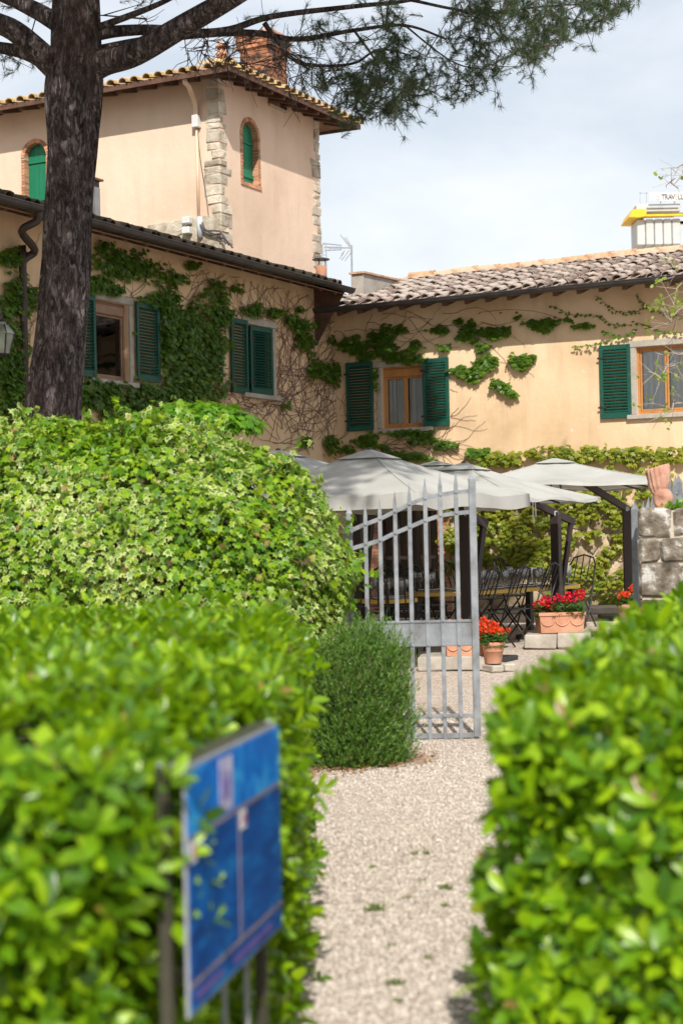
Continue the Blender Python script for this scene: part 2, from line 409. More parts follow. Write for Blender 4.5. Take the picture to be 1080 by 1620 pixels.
M_needle = leaf_mat('pine_needle', [(0, (0.022, 0.046, 0.018)), (0.6, (0.038, 0.072, 0.024)), (1, (0.065, 0.10, 0.034))], 0.2, 0.5, (0.12, 0.20, 0.03))
M_sapling = leaf_mat('sapling_leaf', [(0, (0.16, 0.26, 0.03)), (1, (0.30, 0.38, 0.05))], 0.4, 0.5, (0.45, 0.55, 0.05))
M_twigpale = pm('pale_twig', (0.30, 0.24, 0.19), (0.42, 0.36, 0.30), 10, 0.9, 0)
M_pinetwig = pm('pine_twig', (0.055, 0.038, 0.030), (0.09, 0.065, 0.05), 10, 0.95, 0)
M_litter = leaf_mat('fallen_leaf', [(0, (0.28, 0.10, 0.045)), (0.6, (0.40, 0.19, 0.09)), (1, (0.45, 0.28, 0.15))], 0.1, 0.8)
M_weed = leaf_mat('weed_leaf', [(0, (0.12, 0.17, 0.05)), (1, (0.22, 0.26, 0.09))], 0.3, 0.6)
M_signframe = pm('olive_sign_frame', (0.030, 0.030, 0.020), (0.055, 0.052, 0.036), 6, 0.4, 0.1)
M_alu = pm('aluminium_edge', (0.26, 0.28, 0.31), (0.36, 0.38, 0.41), 9, 0.4, 0.05, metal=0.3)
M_rust = pm('dull_sign_rule', (0.12, 0.12, 0.18), (0.24, 0.19, 0.22), 20, 0.6, 0)
M_yellow = pm('crane_yellow', (0.68, 0.40, 0.01), (0.76, 0.47, 0.015), 3, 0.5, 0.03)
M_concrete = pm('ballast_concrete', (0.42, 0.43, 0.42), (0.52, 0.53, 0.51), 1.5, 0.9, 0.1)
M_cranegrey = pm('crane_steel', (0.30, 0.32, 0.36), (0.40, 0.42, 0.46), 3, 0.6, 0.03)
M_letter = pm('dark_lettering', (0.045, 0.05, 0.06), (0.07, 0.075, 0.085), 3, 0.6, 0)
M_letter_red = pm('pale_red_lettering', (0.66, 0.42, 0.42), (0.72, 0.5, 0.48), 3, 0.6, 0)
M_ant = pm('antenna_aluminium', (0.35, 0.37, 0.40), (0.45, 0.47, 0.50), 10, 0.4, 0, metal=0.5)
# bark
def bark_mat():
    m, n, l, b = nt_new('pine_bark')
    f1 = noise(n, l, 15, 9, 0.75, stretch=(1, 1, 0.30), dist=0.7)
    col = ramp(n, l, f1, [(0.36, (0.016, 0.011, 0.010)), (0.47, (0.055, 0.042, 0.040)), (0.56, (0.115, 0.092, 0.09)), (0.68, (0.22, 0.185, 0.18))])
    c = n.new('ShaderNodeTexCoord'); mpn = n.new('ShaderNodeMapping'); mpn.inputs['Scale'].default_value = (1, 1, 0.33); l.new(c.outputs['Object'], mpn.inputs['Vector'])
    wv = n.new('ShaderNodeTexNoise'); wv.inputs['Scale'].default_value = 14; wv.inputs['Detail'].default_value = 5; l.new(mpn.outputs['Vector'], wv.inputs['Vector'])
    add = n.new('ShaderNodeMixRGB'); add.blend_type = 'ADD'; add.inputs['Fac'].default_value = 0.22; l.new(mpn.outputs['Vector'], add.inputs['Color1']); l.new(wv.outputs['Color'], add.inputs['Color2'])
    v = n.new('ShaderNodeTexVoronoi'); v.inputs['Scale'].default_value = 20; l.new(add.outputs['Color'], v.inputs['Vector'])
    flake = ramp(n, l, v.outputs['Color'], [(0.45, (0, 0, 0)), (0.75, (0.9, 0.9, 0.9))])
    col = mixc(n, l, mixc(n, l, 1.0, flake, ramp(n, l, v.outputs['Distance'], [(0.25, (1, 1, 1)), (0.6, (0, 0, 0))]), 'MULTIPLY'), col, (0.24, 0.21, 0.21))
    ve = n.new('ShaderNodeTexVoronoi'); ve.feature = 'DISTANCE_TO_EDGE'; ve.inputs['Scale'].default_value = 20; l.new(add.outputs['Color'], ve.inputs['Vector'])
    col = mixc(n, l, ramp(n, l, ve.outputs['Distance'], [(0.0, (0.8,) * 3), (0.10, (0, 0, 0))]), col, (0.014, 0.010, 0.009))
    red = noise(n, l, 1.3, 4, 0.6); col = mixc(n, l, ramp(n, l, red, [(0.5, (0, 0, 0)), (0.72, (0.45,) * 3)]), col, (0.085, 0.045, 0.032))
    l.new(col, b.inputs['Base Color']); b.inputs['Roughness'].default_value = 0.95; b.inputs['Specular IOR Level'].default_value = 0.2
    p1 = bump(n, l, b, f1, 1.0, 0.06)
    p2 = n.new('ShaderNodeBump'); p2.inputs['Strength'].default_value = 0.6; p2.inputs['Distance'].default_value = 0.03; p2.invert = True
    l.new(v.outputs['Distance'], p2.inputs['Height']); l.new(p2.outputs['Normal'], p1.inputs['Normal'])
    MATS['pine_bark'] = m; return m
M_bark = bark_mat()
def gravel_mat():
    m, n, l, b = nt_new('gravel_ground')
    c = n.new('ShaderNodeTexCoord')
    v = n.new('ShaderNodeTexVoronoi'); v.inputs['Scale'].default_value = 60; l.new(c.outputs['Object'], v.inputs['Vector'])
    st = ramp(n, l, v.outputs['Color'], [(0.05, (0.28, 0.22, 0.18)), (0.4, (0.49, 0.41, 0.345)), (0.7, (0.62, 0.54, 0.465)), (1, (0.74, 0.68, 0.62))])
    col = mixc(n, l, ramp(n, l, v.outputs['Distance'], [(0.5, (0, 0, 0)), (0.9, (0.5,) * 3)]), st, (0.22, 0.17, 0.13))
    big = noise(n, l, 0.9, 5, 0.6)
    col = mixc(n, l, ramp(n, l, big, [(0.45, (0, 0, 0)), (0.75, (0.45,) * 3)]), col, (0.40, 0.29, 0.20))
    l.new(col, b.inputs['Base Color']); b.inputs['Roughness'].default_value = 0.95; b.inputs['Specular IOR Level'].default_value = 0.2
    iv = n.new('ShaderNodeMath'); iv.operation = 'SUBTRACT'; iv.inputs[0].default_value = 1; l.new(v.outputs['Distance'], iv.inputs[1])
    bump(n, l, b, iv.outputs[0], 0.8, 0.015); MATS['gravel_ground'] = m; return m
M_gravel = gravel_mat()
M_pebble = pm('pebble', (0.42, 0.36, 0.305), (0.62, 0.56, 0.495), 14, 0.95, 0, rand=0.33, spec=0.2)
def sign_mat():
    m, n, l, b = nt_new('blue_sign_print')
    f = noise(n, l, 5, 4, 0.6, stretch=(1.2, 1, 4.5), dist=0.6)
    col = ramp(n, l, f, [(0.35, (0.001, 0.040, 0.19)), (0.52, (0.001, 0.070, 0.30)), (0.66, (0.004, 0.14, 0.40)), (0.8, (0.02, 0.25, 0.45))])
    l.new(col, b.inputs['Base Color']); b.inputs['Roughness'].default_value = 0.45; b.inputs['Specular IOR Level'].default_value = 0.2; MATS['blue_sign_print'] = m; return m
M_sign = sign_mat()
def sign_mat2():
    m, n, l, b = nt_new('sky_blue_sign_header')
    f = noise(n, l, 9, 4, 0.6, dist=1.0)
    col = ramp(n, l, f, [(0.34, (0.001, 0.080, 0.38)), (0.52, (0.004, 0.16, 0.55)), (0.70, (0.05, 0.36, 0.68))])
    l.new(col, b.inputs['Base Color']); b.inputs['Roughness'].default_value = 0.45; b.inputs['Specular IOR Level'].default_value = 0.2; MATS['sky_blue_sign_header'] = m; return m
M_sign2 = sign_mat2()
M_signpale = pm('pale_sign_emblem', (0.22, 0.22, 0.42), (0.50, 0.47, 0.60), 30, 0.5, 0)
M_signred = pm('red_sign_print', (0.30, 0.08, 0.14), (0.38, 0.12, 0.18), 10, 0.5, 0)
M_signline = pm('purple_sign_band', (0.08, 0.06, 0.25), (0.14, 0.09, 0.30), 10, 0.4, 0)
M_lampglass = pm('frosted_lamp_glass', (0.16, 0.19, 0.16), (0.24, 0.27, 0.22), 3, 0.2, 0)

# ------------------------------------------------------------------ leaf scattering
def nrm(a): return a / np.maximum(np.linalg.norm(a, axis=1, keepdims=True), 1e-9)
T_OVAL_V = np.array([(0, 0, 0), (-.15, .22, .035), (0, .22, 0), (.15, .22, .035), (-.215, .55, .04), (0, .55, -.005), (.215, .55, .04),
                     (-.13, .86, -.01), (0, .86, -.05), (.13, .86, -.01), (0, 1, -.09)], dtype=float)
T_OVAL_F = np.array([(0, 2, 1), (0, 3, 2), (1, 2, 5), (1, 5, 4), (2, 3, 6), (2, 6, 5), (4, 5, 8), (4, 8, 7), (5, 6, 9), (5, 9, 8), (7, 8, 10), (8, 9, 10)])
_iv = [(0, 0), (-.20, -.06), (-.46, .14), (-.27, .34), (-.40, .66), (-.14, .62), (0, 1.0), (.14, .62), (.40, .66), (.27, .34), (.46, .14), (.20, -.06)]
T_IVY_V = np.array([(0, .30, .05)] + [(x, y, -.16 * x * x - .10 * max(y - .3, 0) ** 2) for x, y in _iv], dtype=float)
T_IVY_F = np.array([(0, 1 + (i + 1) % 12, 1 + i) for i in range(12)])
T_IVY_E = np.array([0.0] + [1.0] * 12)
T_CRP_V = np.array([(0, 0, 0), (-.42, .22, .02), (-.34, .62, -.03), (-.08, .52, .03), (0, 1, -.10), (.08, .52, .03), (.34, .62, -.03), (.42, .22, .02)], dtype=float)
T_CRP_F = np.array([(0, 3, 1), (1, 3, 2), (0, 5, 3), (3, 5, 4), (0, 7, 5), (5, 7, 6)])
T_PET_V = np.array([(0, 0, 0), (-.4, .5, .08), (0, 1, .02), (.4, .5, .08)], dtype=float)
T_PET_F = np.array([(0, 3, 1), (1, 3, 2)])
def frame_from(tip, up):
    tip = nrm(tip); side = np.cross(tip, up); bad = np.linalg.norm(side, axis=1) < 1e-3
    side[bad] = np.cross(tip[bad], np.array([1.0, 0.2, 0.1])); side = nrm(side); nor = np.cross(side, tip); return side, tip, nor
def leaves(P, tip, up, size, TV, TF):
    s, t, n = frame_from(tip, up); k = len(TV); N = len(P)
    V = P[:, None, :] + size[:, None, None] * (TV[None, :, 0:1] * s[:, None, :] + TV[None, :, 1:2] * t[:, None, :] + TV[None, :, 2:3] * n[:, None, :])
    return V.reshape(-1, 3), (TF[None] + (np.arange(N) * k)[:, None, None]).reshape(-1, 3)
def leaf_objs(parent, P, tip, up, size, me, name='leaf'):
    s, t, n = frame_from(tip, up)
    for i in range(len(P)):
        o = bpy.data.objects.new(name, me); COL.objects.link(o); o.parent = parent
        z = size[i]
        o.matrix_local = Matrix(((s[i][0] * z, t[i][0] * z, n[i][0] * z, P[i][0]), (s[i][1] * z, t[i][1] * z, n[i][1] * z, P[i][1]),
                                 (s[i][2] * z, t[i][2] * z, n[i][2] * z, P[i][2]), (0, 0, 0, 1)))
def rosettes(C, D, R, size, rng, n=7, spread=(0.5, 1.25)):
    """leaves in whorls round shoot tips C pointing along D"""
    N = len(C); D = nrm(D)
    a = np.cross(D, rng.normal(size=(N, 3))); a = nrm(a); b = np.cross(D, a)
    Ps, Ts, Us, Ss = [], [], [], []
    for k in range(n):
        ang = k * 2.39996 + rng.uniform(-.25, .25, N); el = spread[0] + (spread[1] - spread[0]) * (1 - k / n) + rng.normal(0, .12, N)
        rad = np.cos(ang)[:, None] * a + np.sin(ang)[:, None] * b
        tip = D * np.cos(el)[:, None] + rad * np.sin(el)[:, None]
        Ps.append(C - D * (R * (1 - k / n))[:, None] + rad * 0.004); Ts.append(tip)
        Us.append(D * np.sin(el)[:, None] - rad * np.cos(el)[:, None] + rng.normal(0, .12, (N, 3)))
        Ss.append(size * rng.uniform(.7, 1.12, N) * (0.72 + 0.38 * (1 - k / n)))
    return np.concatenate(Ps), np.concatenate(Ts), np.concatenate(Us), np.concatenate(Ss)
def vnoise(P, f, seed=0):
    """cheap smooth noise, -1..1"""
    r = np.random.default_rng(seed); s = np.zeros(len(P))
    for k in range(5):
        d = r.normal(size=3); d /= np.linalg.norm(d); s += np.sin(P @ d * f * r.uniform(.6, 1.7) + r.uniform(0, 6.28))
    return s / 3.0

# ================================================================== THE SETTING
rows = [-80, -20, 0, 4, 8, 12] + [14 + i * 0.75 for i in range(17)] + [30, 60, 150, 400, 900]
xs = [-600, -60, -12, -6, -3, 0, 3, 6, 12, 60, 600]
gv = [(x, y, ground_z(y)) for y in rows for x in xs]; nx = len(xs)
gf = [(j * nx + i, j * nx + i + 1, (j + 1) * nx + i + 1, (j + 1) * nx + i) for j in range(len(rows) - 1) for i in range(nx - 1)]
gm = bpy.data.meshes.new('ground'); gm.from_pydata(gv, [], gf); gm.update(); gm.materials.append(M_gravel)
gm.polygons.foreach_set('use_smooth', np.ones(len(gf), dtype=bool))
ground = link('ground', gm); tag(ground, 'pale beige gravel path and courtyard ground', None, None, 'structure')
# loose pebbles on the near path
rng = np.random.default_rng(5)
N = 70000
Yp = 4.6 + 10.5 * rng.random(N) ** 1.5
Xp = rng.uniform(-0.045, 0.125, N) * Yp + rng.normal(0, 0.12, N)
oc = np.array([(1, 0, 0), (0, 1, 0), (-1, 0, 0), (0, -1, 0), (0, 0, 1), (0.0, 0, -1)])
of = np.array([(0, 1, 4), (1, 2, 4), (2, 3, 4), (3, 0, 4), (1, 0, 5), (2, 1, 5), (3, 2, 5), (0, 3, 5)])
kp_ = (np.sin(Xp * 3.1 + 1.7 * np.sin(Yp * 1.1)) + np.sin(Yp * 2.3 + Xp * 5 + 1) > -1.25) | (rng.random(N) < .45); Yp, Xp = Yp[kp_], Xp[kp_]; N = len(Xp)
sz = rng.uniform(.004, .0105, (N, 1)) * np.concatenate([rng.uniform(.8, 1.5, (N, 1)), rng.uniform(.6, 1, (N, 1)), rng.uniform(.4, .8, (N, 1))], 1)
an = rng.uniform(0, 6.28, N); J = oc[None] + rng.uniform(-.28, .28, (N, 6, 3)); J = J * sz[:, None, :]
Vx = J[:, :, 0] * np.cos(an)[:, None] - J[:, :, 1] * np.sin(an)[:, None] + Xp[:, None]
Vy = J[:, :, 0] * np.sin(an)[:, None] + J[:, :, 1] * np.cos(an)[:, None] + Yp[:, None]
Vz = J[:, :, 2] + (sz[:, 2] * .55)[:, None] + np.array([ground_z(y) for y in Yp])[:, None]
pb = np_mesh('gravel', np.stack([Vx, Vy, Vz], 2).reshape(-1, 3), (of[None] + (np.arange(N) * 6)[:, None, None]).reshape(-1, 3), M_pebble)
tag(link('gravel', pb), 'loose pale gravel stones lying on the path', 'gravel', None, 'stuff')

# ================================================================== THE HOUSES
ML = Matrix.Rotation(math.pi / 2, 4, 'Z')           # (u, depth, z) -> side-wall frame
I4 = Matrix.Identity(4)
def part(name, mb, mat, parent, M=None, smooth=False, kind=None):
    o = mb.build(name, mat, parent, smooth, kind)
    if M is not None: o.matrix_local = M
    return o
def wall_mb(u0, u1, z0, z1, holes, depth=0.32):
    mb = MB(); us = sorted({u0, u1} | {h[i] for h in holes for i in (0, 1)}); zs = sorted({z0, z1} | {h[i] for h in holes for i in (2, 3)})
    us = [u for u in us if u0 <= u <= u1]; zs = [z for z in zs if z0 <= z <= z1]
    for a, b in zip(us, us[1:]):
        for c, d in zip(zs, zs[1:]):
            if any(h[0] <= (a + b) / 2 <= h[1] and h[2] <= (c + d) / 2 <= h[3] for h in holes): continue
            mb.add([(a, 0, c), (b, 0, c), (b, 0, d), (a, 0, d)], [(0, 1, 2, 3)])
    for h in holes:
        a, b, c, d = h[:4]
        mb.add([(a, 0, c), (a, depth, c), (a, depth, d), (a, 0, d)], [(0, 1, 2, 3)])
        mb.add([(b, 0, c), (b, depth, c), (b, depth, d), (b, 0, d)], [(3, 2, 1, 0)])
        mb.add([(a, 0, d), (a, depth, d), (b, depth, d), (b, 0, d)], [(0, 1, 2, 3)])
        mb.add([(a, 0, c), (a, depth, c), (b, depth, c), (b, 0, c)], [(3, 2, 1, 0)])
    return mb
def casement(parent, M, u0, u1, z0, z1, wood, leafs=2, curtain=True, trim=True, blind=False, sash=0.07):
    fw = 0.032
    f = MB()
    f.box(u0, u0 + fw, sash, sash + .07, z0, z1, .006); f.box(u1 - fw, u1, sash, sash + .07, z0, z1, .006)
    f.box(u0 + fw, u1 - fw, sash + .002, sash + .068, z1 - fw, z1, .006); f.box(u0 + fw, u1 - fw, sash + .002, sash + .068, z0, z0 + fw + .02, .006)
    win = part('window', f, wood, parent, M)
    iu0, iu1, iz0, iz1 = u0 + fw, u1 - fw, z0 + fw + .02, z1 - fw
    if blind:                                       # box of a roller blind above the sash
        b = MB(); b.box(iu0, iu1, sash - .02, sash + .05, iz1 - .14, iz1 - .002, .01); b.build('blind_box', wood, win); iz1 -= .14
    w = (iu1 - iu0) / leafs
    for k in range(leafs):
        a, b_ = iu0 + k * w + .003, iu0 + (k + 1) * w - .003; s = .032
        m = MB()
        m.box(a, a + s, sash + .012, sash + .06, iz0, iz1, .005); m.box(b_ - s, b_, sash + .012, sash + .06, iz0, iz1, .005)
        m.box(a + s, b_ - s, sash + .014, sash + .058, iz1 - s, iz1, .005); m.box(a + s, b_ - s, sash + .014, sash + .058, iz0, iz0 + s, .005)
        m.build('sash', wood, win)
        g = MB(); g.box(a + s - .005, b_ - s + .005, sash + .034, sash + .038, iz0 + s - .005, iz1 - s + .005); g.build('pane', M_glass, win)
        if curtain:
            c = MB(); n = 40; vs = []
            for i in range(n + 1):
                t = i / n; uu = a + s + (b_ - a - 2 * s) * t
                dd = sash + .078 + .014 * math.sin(t * 19 + k) + .010 * math.sin(t * 8 + 2 * k)
                vs += [(uu, dd, iz0), (uu, dd + .01 * math.sin(t * 9), iz1)]
            c.add(vs, [(2 * i, 2 * i + 2, 2 * i + 3, 2 * i + 1) for i in range(n)]); c.build('curtain', M_curtain, win, True)
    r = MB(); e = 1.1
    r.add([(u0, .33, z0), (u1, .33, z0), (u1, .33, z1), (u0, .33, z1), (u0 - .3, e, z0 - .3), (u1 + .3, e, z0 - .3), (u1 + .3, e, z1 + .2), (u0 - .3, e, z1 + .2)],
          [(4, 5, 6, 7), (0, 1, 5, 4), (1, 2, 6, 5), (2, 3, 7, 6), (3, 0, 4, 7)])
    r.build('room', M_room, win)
    if trim:
        t = .09
        for nm, bx in (('jamb', (u0 - t, u0 - .001, -.022, .10, z0, z1)), ('jamb', (u1 + .001, u1 + t, -.022, .10, z0, z1)),
                       ('lintel', (u0 - t - .03, u1 + t + .03, -.026, .11, z1 + .002, z1 + .11)), ('sill', (u0 - t - .06, u1 + t + .06, -.075, .12, z0 - .075, z0 - .002))):
            m = MB(); m.box(*bx, .008); m.build(nm, M_stonetrim, win)
    return win
SLAT = {}
def shutter(parent, M, w, h, nsl, hinge, ang=0.0):
    """louvred shutter; local box 0..w x -th..0 x 0..h, hung at M"""
    th = .035; s = .055
    m = MB()
    m.box(0, s, -th, 0, 0, h, .004); m.box(w - s, w, -th, 0, 0, h, .004)
    m.box(s, w - s, -th + .002, -.002, h - .075, h, .003); m.box(s, w - s, -th + .002, -.002, 0, .095, .003)
    o = part('shutter', m, M_green, parent, M @ Matrix.Translation(hinge) @ Matrix.Rotation(ang, 4, 'Z'))
    key = round(w, 3)
    if key not in SLAT:
        a = MB(); a.box(s - .002, w - s + .002, -.027, .027, -.004, .004); SLAT[key] = a.mesh('slat', M_green)
    for k in range(nsl):
        q = link('slat', SLAT[key], o); z = .095 + (h - .17) * (k + .5) / nsl
        q.location = (0, -th / 2, z); q.rotation_euler = (math.radians(38), 0, 0)
    for z in (.18, h - .2):                         # strap hinges
        hb = MB(); hb.box(-.035, .10, -th - .006, -th - .001, z - .016, z + .016); hb.build('hinge', M_blackmetal, o)
    return o
def tile_mesh(name, L, r0, r1, th, mat, seg=7):
    vs, fs = [], []
    for (y, r) in ((0, r0), (L, r1)):
        for rr in (r, r - th):
            for k in range(seg):
                a = math.pi * k / (seg - 1); vs.append((rr * math.cos(a), y, rr * math.sin(a) * .92))
    o = lambda e, i, k: (e * 2 + i) * seg + k
    for k in range(seg - 1):
        fs += [(o(0, 0, k), o(0, 0, k + 1), o(1, 0, k + 1), o(1, 0, k)), (o(0, 1, k + 1), o(0, 1, k), o(1, 1, k), o(1, 1, k + 1)),
               (o(0, 0, k + 1), o(0, 0, k), o(0, 1, k), o(0, 1, k + 1)), (o(1, 0, k), o(1, 0, k + 1), o(1, 1, k + 1), o(1, 1, k))]
    for k in (0, seg - 1): fs.append((o(0, 0, k), o(1, 0, k), o(1, 1, k), o(0, 1, k)))
    me = bpy.data.meshes.new(name); me.from_pydata(vs, [], fs); me.update(); me.materials.append(mat)
    me.polygons.foreach_set('use_smooth', np.ones(len(fs), dtype=bool))
    try: me.set_sharp_from_angle(angle=math.radians(50))
    except Exception: pass
    return me
def tiled_roof(parent, M, u0, u1, de, ze, pitch, run, nrow, sp, expo, mat, seed, objrows=None, jig=1.0, trimfn=None):
    """deck with hollow pan tiles, then each cover tile"""
    R = random.Random(seed); ncol = int((u1 - u0) / sp); cp, sp_ = math.cos(pitch), math.sin(pitch)
    d = MB(); n = 6; prof = [(k / n, -.012 - .035 * math.sin(math.pi * k / n)) for k in range(n)]
    L = run / cp; rws = max(1, int(L / expo)); vs = []; W = ncol * n + 1
    for r in range(rws + 1):
        for e in ((0,) if r == 0 else (0, 1)) if r < rws else (0,):
            off = 0.02 if (e == 1 or r == 0) else 0.0
            for c in range(W):
                fr, dz = prof[c % n]; l_ = r * expo
                vs.append((u0 + (c / n) * sp, de + l_ * cp - (dz + off) * sp_, ze + l_ * sp_ + (dz + off) * cp))
    nr = len(vs) // W
    d.add(vs, [(j * W + i, j * W + i + 1, (j + 1) * W + i + 1, (j + 1) * W + i) for j in range(nr - 1) for i in range(W - 1)])
    th = .05                                        # boards under the tiles
    d.add([(u0, de, ze - .07), (u1, de, ze - .07), (u1, de + run, ze + run * math.tan(pitch) - .07), (u0, de + run, ze + run * math.tan(pitch) - .07)], [(0, 1, 2, 3)])
    roof = part('roof', d, mat, parent, M, True)
    tm = tile_mesh('roof_tile', expo * 1.28, sp * .33, sp * .27, .016, mat)
    for c in range(ncol + 1):
        cj = R.uniform(-.02, .02) * jig
        for r in range(min(nrow, objrows or nrow)):
            uu = u0 + c * sp + cj + R.uniform(-.014, .014) * jig
            if trimfn and not trimfn(uu, r * expo * cp): continue
            o = link('roof_tile', tm, roof); l_ = r * expo - .03 + R.uniform(-.03, .03) * jig
            o.location = (uu, de + l_ * cp, ze + l_ * sp_ + .012 + R.uniform(-.006, .008) * jig)
            o.rotation_euler = (pitch - .05 + R.uniform(-.02, .02) * jig, R.uniform(-.09, .09) * jig, R.uniform(-.055, .055) * jig)
            s = R.uniform(.95, 1.06); o.scale = (s, R.uniform(.97, 1.04), s)
    return roof
def gutter(parent, M, u0, u1, d, z, r=.075, mat=None, endcap=True):
    g = MB(); seg = 12; th = .006
    n = max(2, int((u1 - u0) / 1.0)); vs = []; k2 = 2 * (seg + 1)
    for i in range(n + 1):
        u = u0 + (u1 - u0) * i / n; zz = z + .006 * math.sin(i * 2.1)
        for rr in (r, r - th):
            for k in range(seg + 1):
                a = math.pi + math.pi * k / seg; vs.append((u, d + rr * math.cos(a), zz + rr * math.sin(a)))
    fs = []
    for i in range(n):
        for k in range(seg):
            a = i * k2 + k; fs.append((a, a + 1, a + k2 + 1, a + k2)); a += seg + 1; fs.append((a + 1, a, a + k2, a + k2 + 1))
        for k in (0, seg): fs.append((i * k2 + k, (i + 1) * k2 + k, (i + 1) * k2 + k + seg + 1, i * k2 + k + seg + 1))
    g.add(vs, fs)
    if endcap:
        for u in (u0, u1):
            ring = [(u, d + r * math.cos(math.pi + math.pi * k / seg), z + r * math.sin(math.pi + math.pi * k / seg)) for k in range(seg + 1)]
            g.add(ring, [tuple(range(seg + 1))])
    g.tube([(u0, d - r, z), (u1, d - r, z)], .011, 6)
    o = part('gutter', g, mat or M_gutter, parent, M, True); auto_smooth(o, 50)
    b = MB(); u = u0 + .3
    while u < u1:                                   # strap joints
        vs = []
        for uu in (u - .02, u + .02): vs += [(uu, d + (r + .005) * math.cos(math.pi + math.pi * k / 10), z + (r + .005) * math.sin(math.pi + math.pi * k / 10)) for k in range(11)]
        b.add(vs, [(k, k + 1, k + 12, k + 11) for k in range(10)]); u += 0.95
    b.build('gutter_straps', mat or M_gutter, o, True)
    return o
def rafters(parent, M, u0, u1, step, de, ze, pitch, length, w=.08, h=.10, seed=1, mat=None):
    R = random.Random(seed); u = u0
    while u < u1:
        m = MB(); m.box(-w / 2, w / 2, 0, length, -h, 0, .006)
        o = m.build('rafter', mat or M_woodeave, parent); o.matrix_local = M @ Matrix.Translation((u, de, ze)) @ Matrix.Rotation(pitch, 4, 'X')
        u += step * R.uniform(.95, 1.05)

P18 = math.radians(18)
# ---------- facing wing (right)
hR = empty('farmhouse', mat4=HM); tag(hR, 'ochre farmhouse wing facing the courtyard with two shuttered windows and lichen-grey tiled roof', 'house', 'farmhouse buildings')
zeR = loc_z(1.0, -0.6, 483)                           # gutter line of this wing
mu0, mu1 = onR(604, 630)[0], onR(673, 630)[0]; mz0, mz1 = onR(640, 677)[1], onR(640, 579)[1]
ru0, ru1 = onR(1006, 600)[0], onR(1098, 600)[0]; rz0, rz1 = onR(1045, 654)[1], onR(1045, 547)[1]
du0, du1 = onR(578, 880)[0], onR(704, 880)[0]
ZST = 2.12
part('wall', wall_mb(0.0, 8.0, ZST, zeR + .16, [(mu0, mu1, mz0, mz1), (ru0, ru1, rz0, rz1), (du0, du1, ZST, 2.42)]), M_wall, hR)
casement(hR, I4, mu0, mu1, mz0, mz1, M_wood, 2, True, True, True)
casement(hR, I4, ru0, ru1, rz0, rz1, M_wood, 2, True, True, False)
def flat_shutter(parent, M, u0, u1, z0, z1, fn=None, d=-.03, nsl=21, ang=0.0):
    shutter(parent, M, abs(u1 - u0), z1 - z0, nsl, (min(u0, u1), d, z0), ang)
flat_shutter(hR, I4, onR(550, 630)[0], onR(592, 630)[0], onR(571, 682)[1], onR(571, 573)[1])
flat_shutter(hR, I4, onR(671, 630)[0], onR(712, 630)[0], onR(691, 675)[1], onR(691, 567)[1], d=-.035)
flat_shutter(hR, I4, onR(950, 600)[0], onR(998, 600)[0], onR(974, 662)[1], onR(974, 546)[1])
flat_shutter(hR, I4, ru1 + .1, ru1 + .1 + .55, rz0, rz1)
# stone ground floor
sb = MB()
for a, b in ((0.0, du0), (du1, 8.0)):
    sb.add([(a, .0, -.3), (b, .0, -.3), (b, .0, ZST), (a, .0, ZST)], [(0, 1, 2, 3)])
sb.add([(du0, 0, -.3), (du0, .5, -.3), (du0, .5, 2.42), (du0, 0, 2.42)], [(0, 1, 2, 3)]); sb.add([(du1, 0, -.3), (du1, .5, -.3), (du1, .5, 2.42), (du1, 0, 2.42)], [(0, 1, 2, 3)])
stone_base = part('stone_base', sb, M_mortar, hR)
def clip(poly, p, n):
    out = []
    for i in range(len(poly)):
        a, b = poly[i], poly[(i + 1) % len(poly)]; da = (a[0] - p[0]) * n[0] + (a[1] - p[1]) * n[1]; db = (b[0] - p[0]) * n[0] + (b[1] - p[1]) * n[1]
        if da <= 0: out.append(a)
        if da * db < 0: t = da / (da - db); out.append((a[0] + (b[0] - a[0]) * t, a[1] + (b[1] - a[1]) * t))
    return out
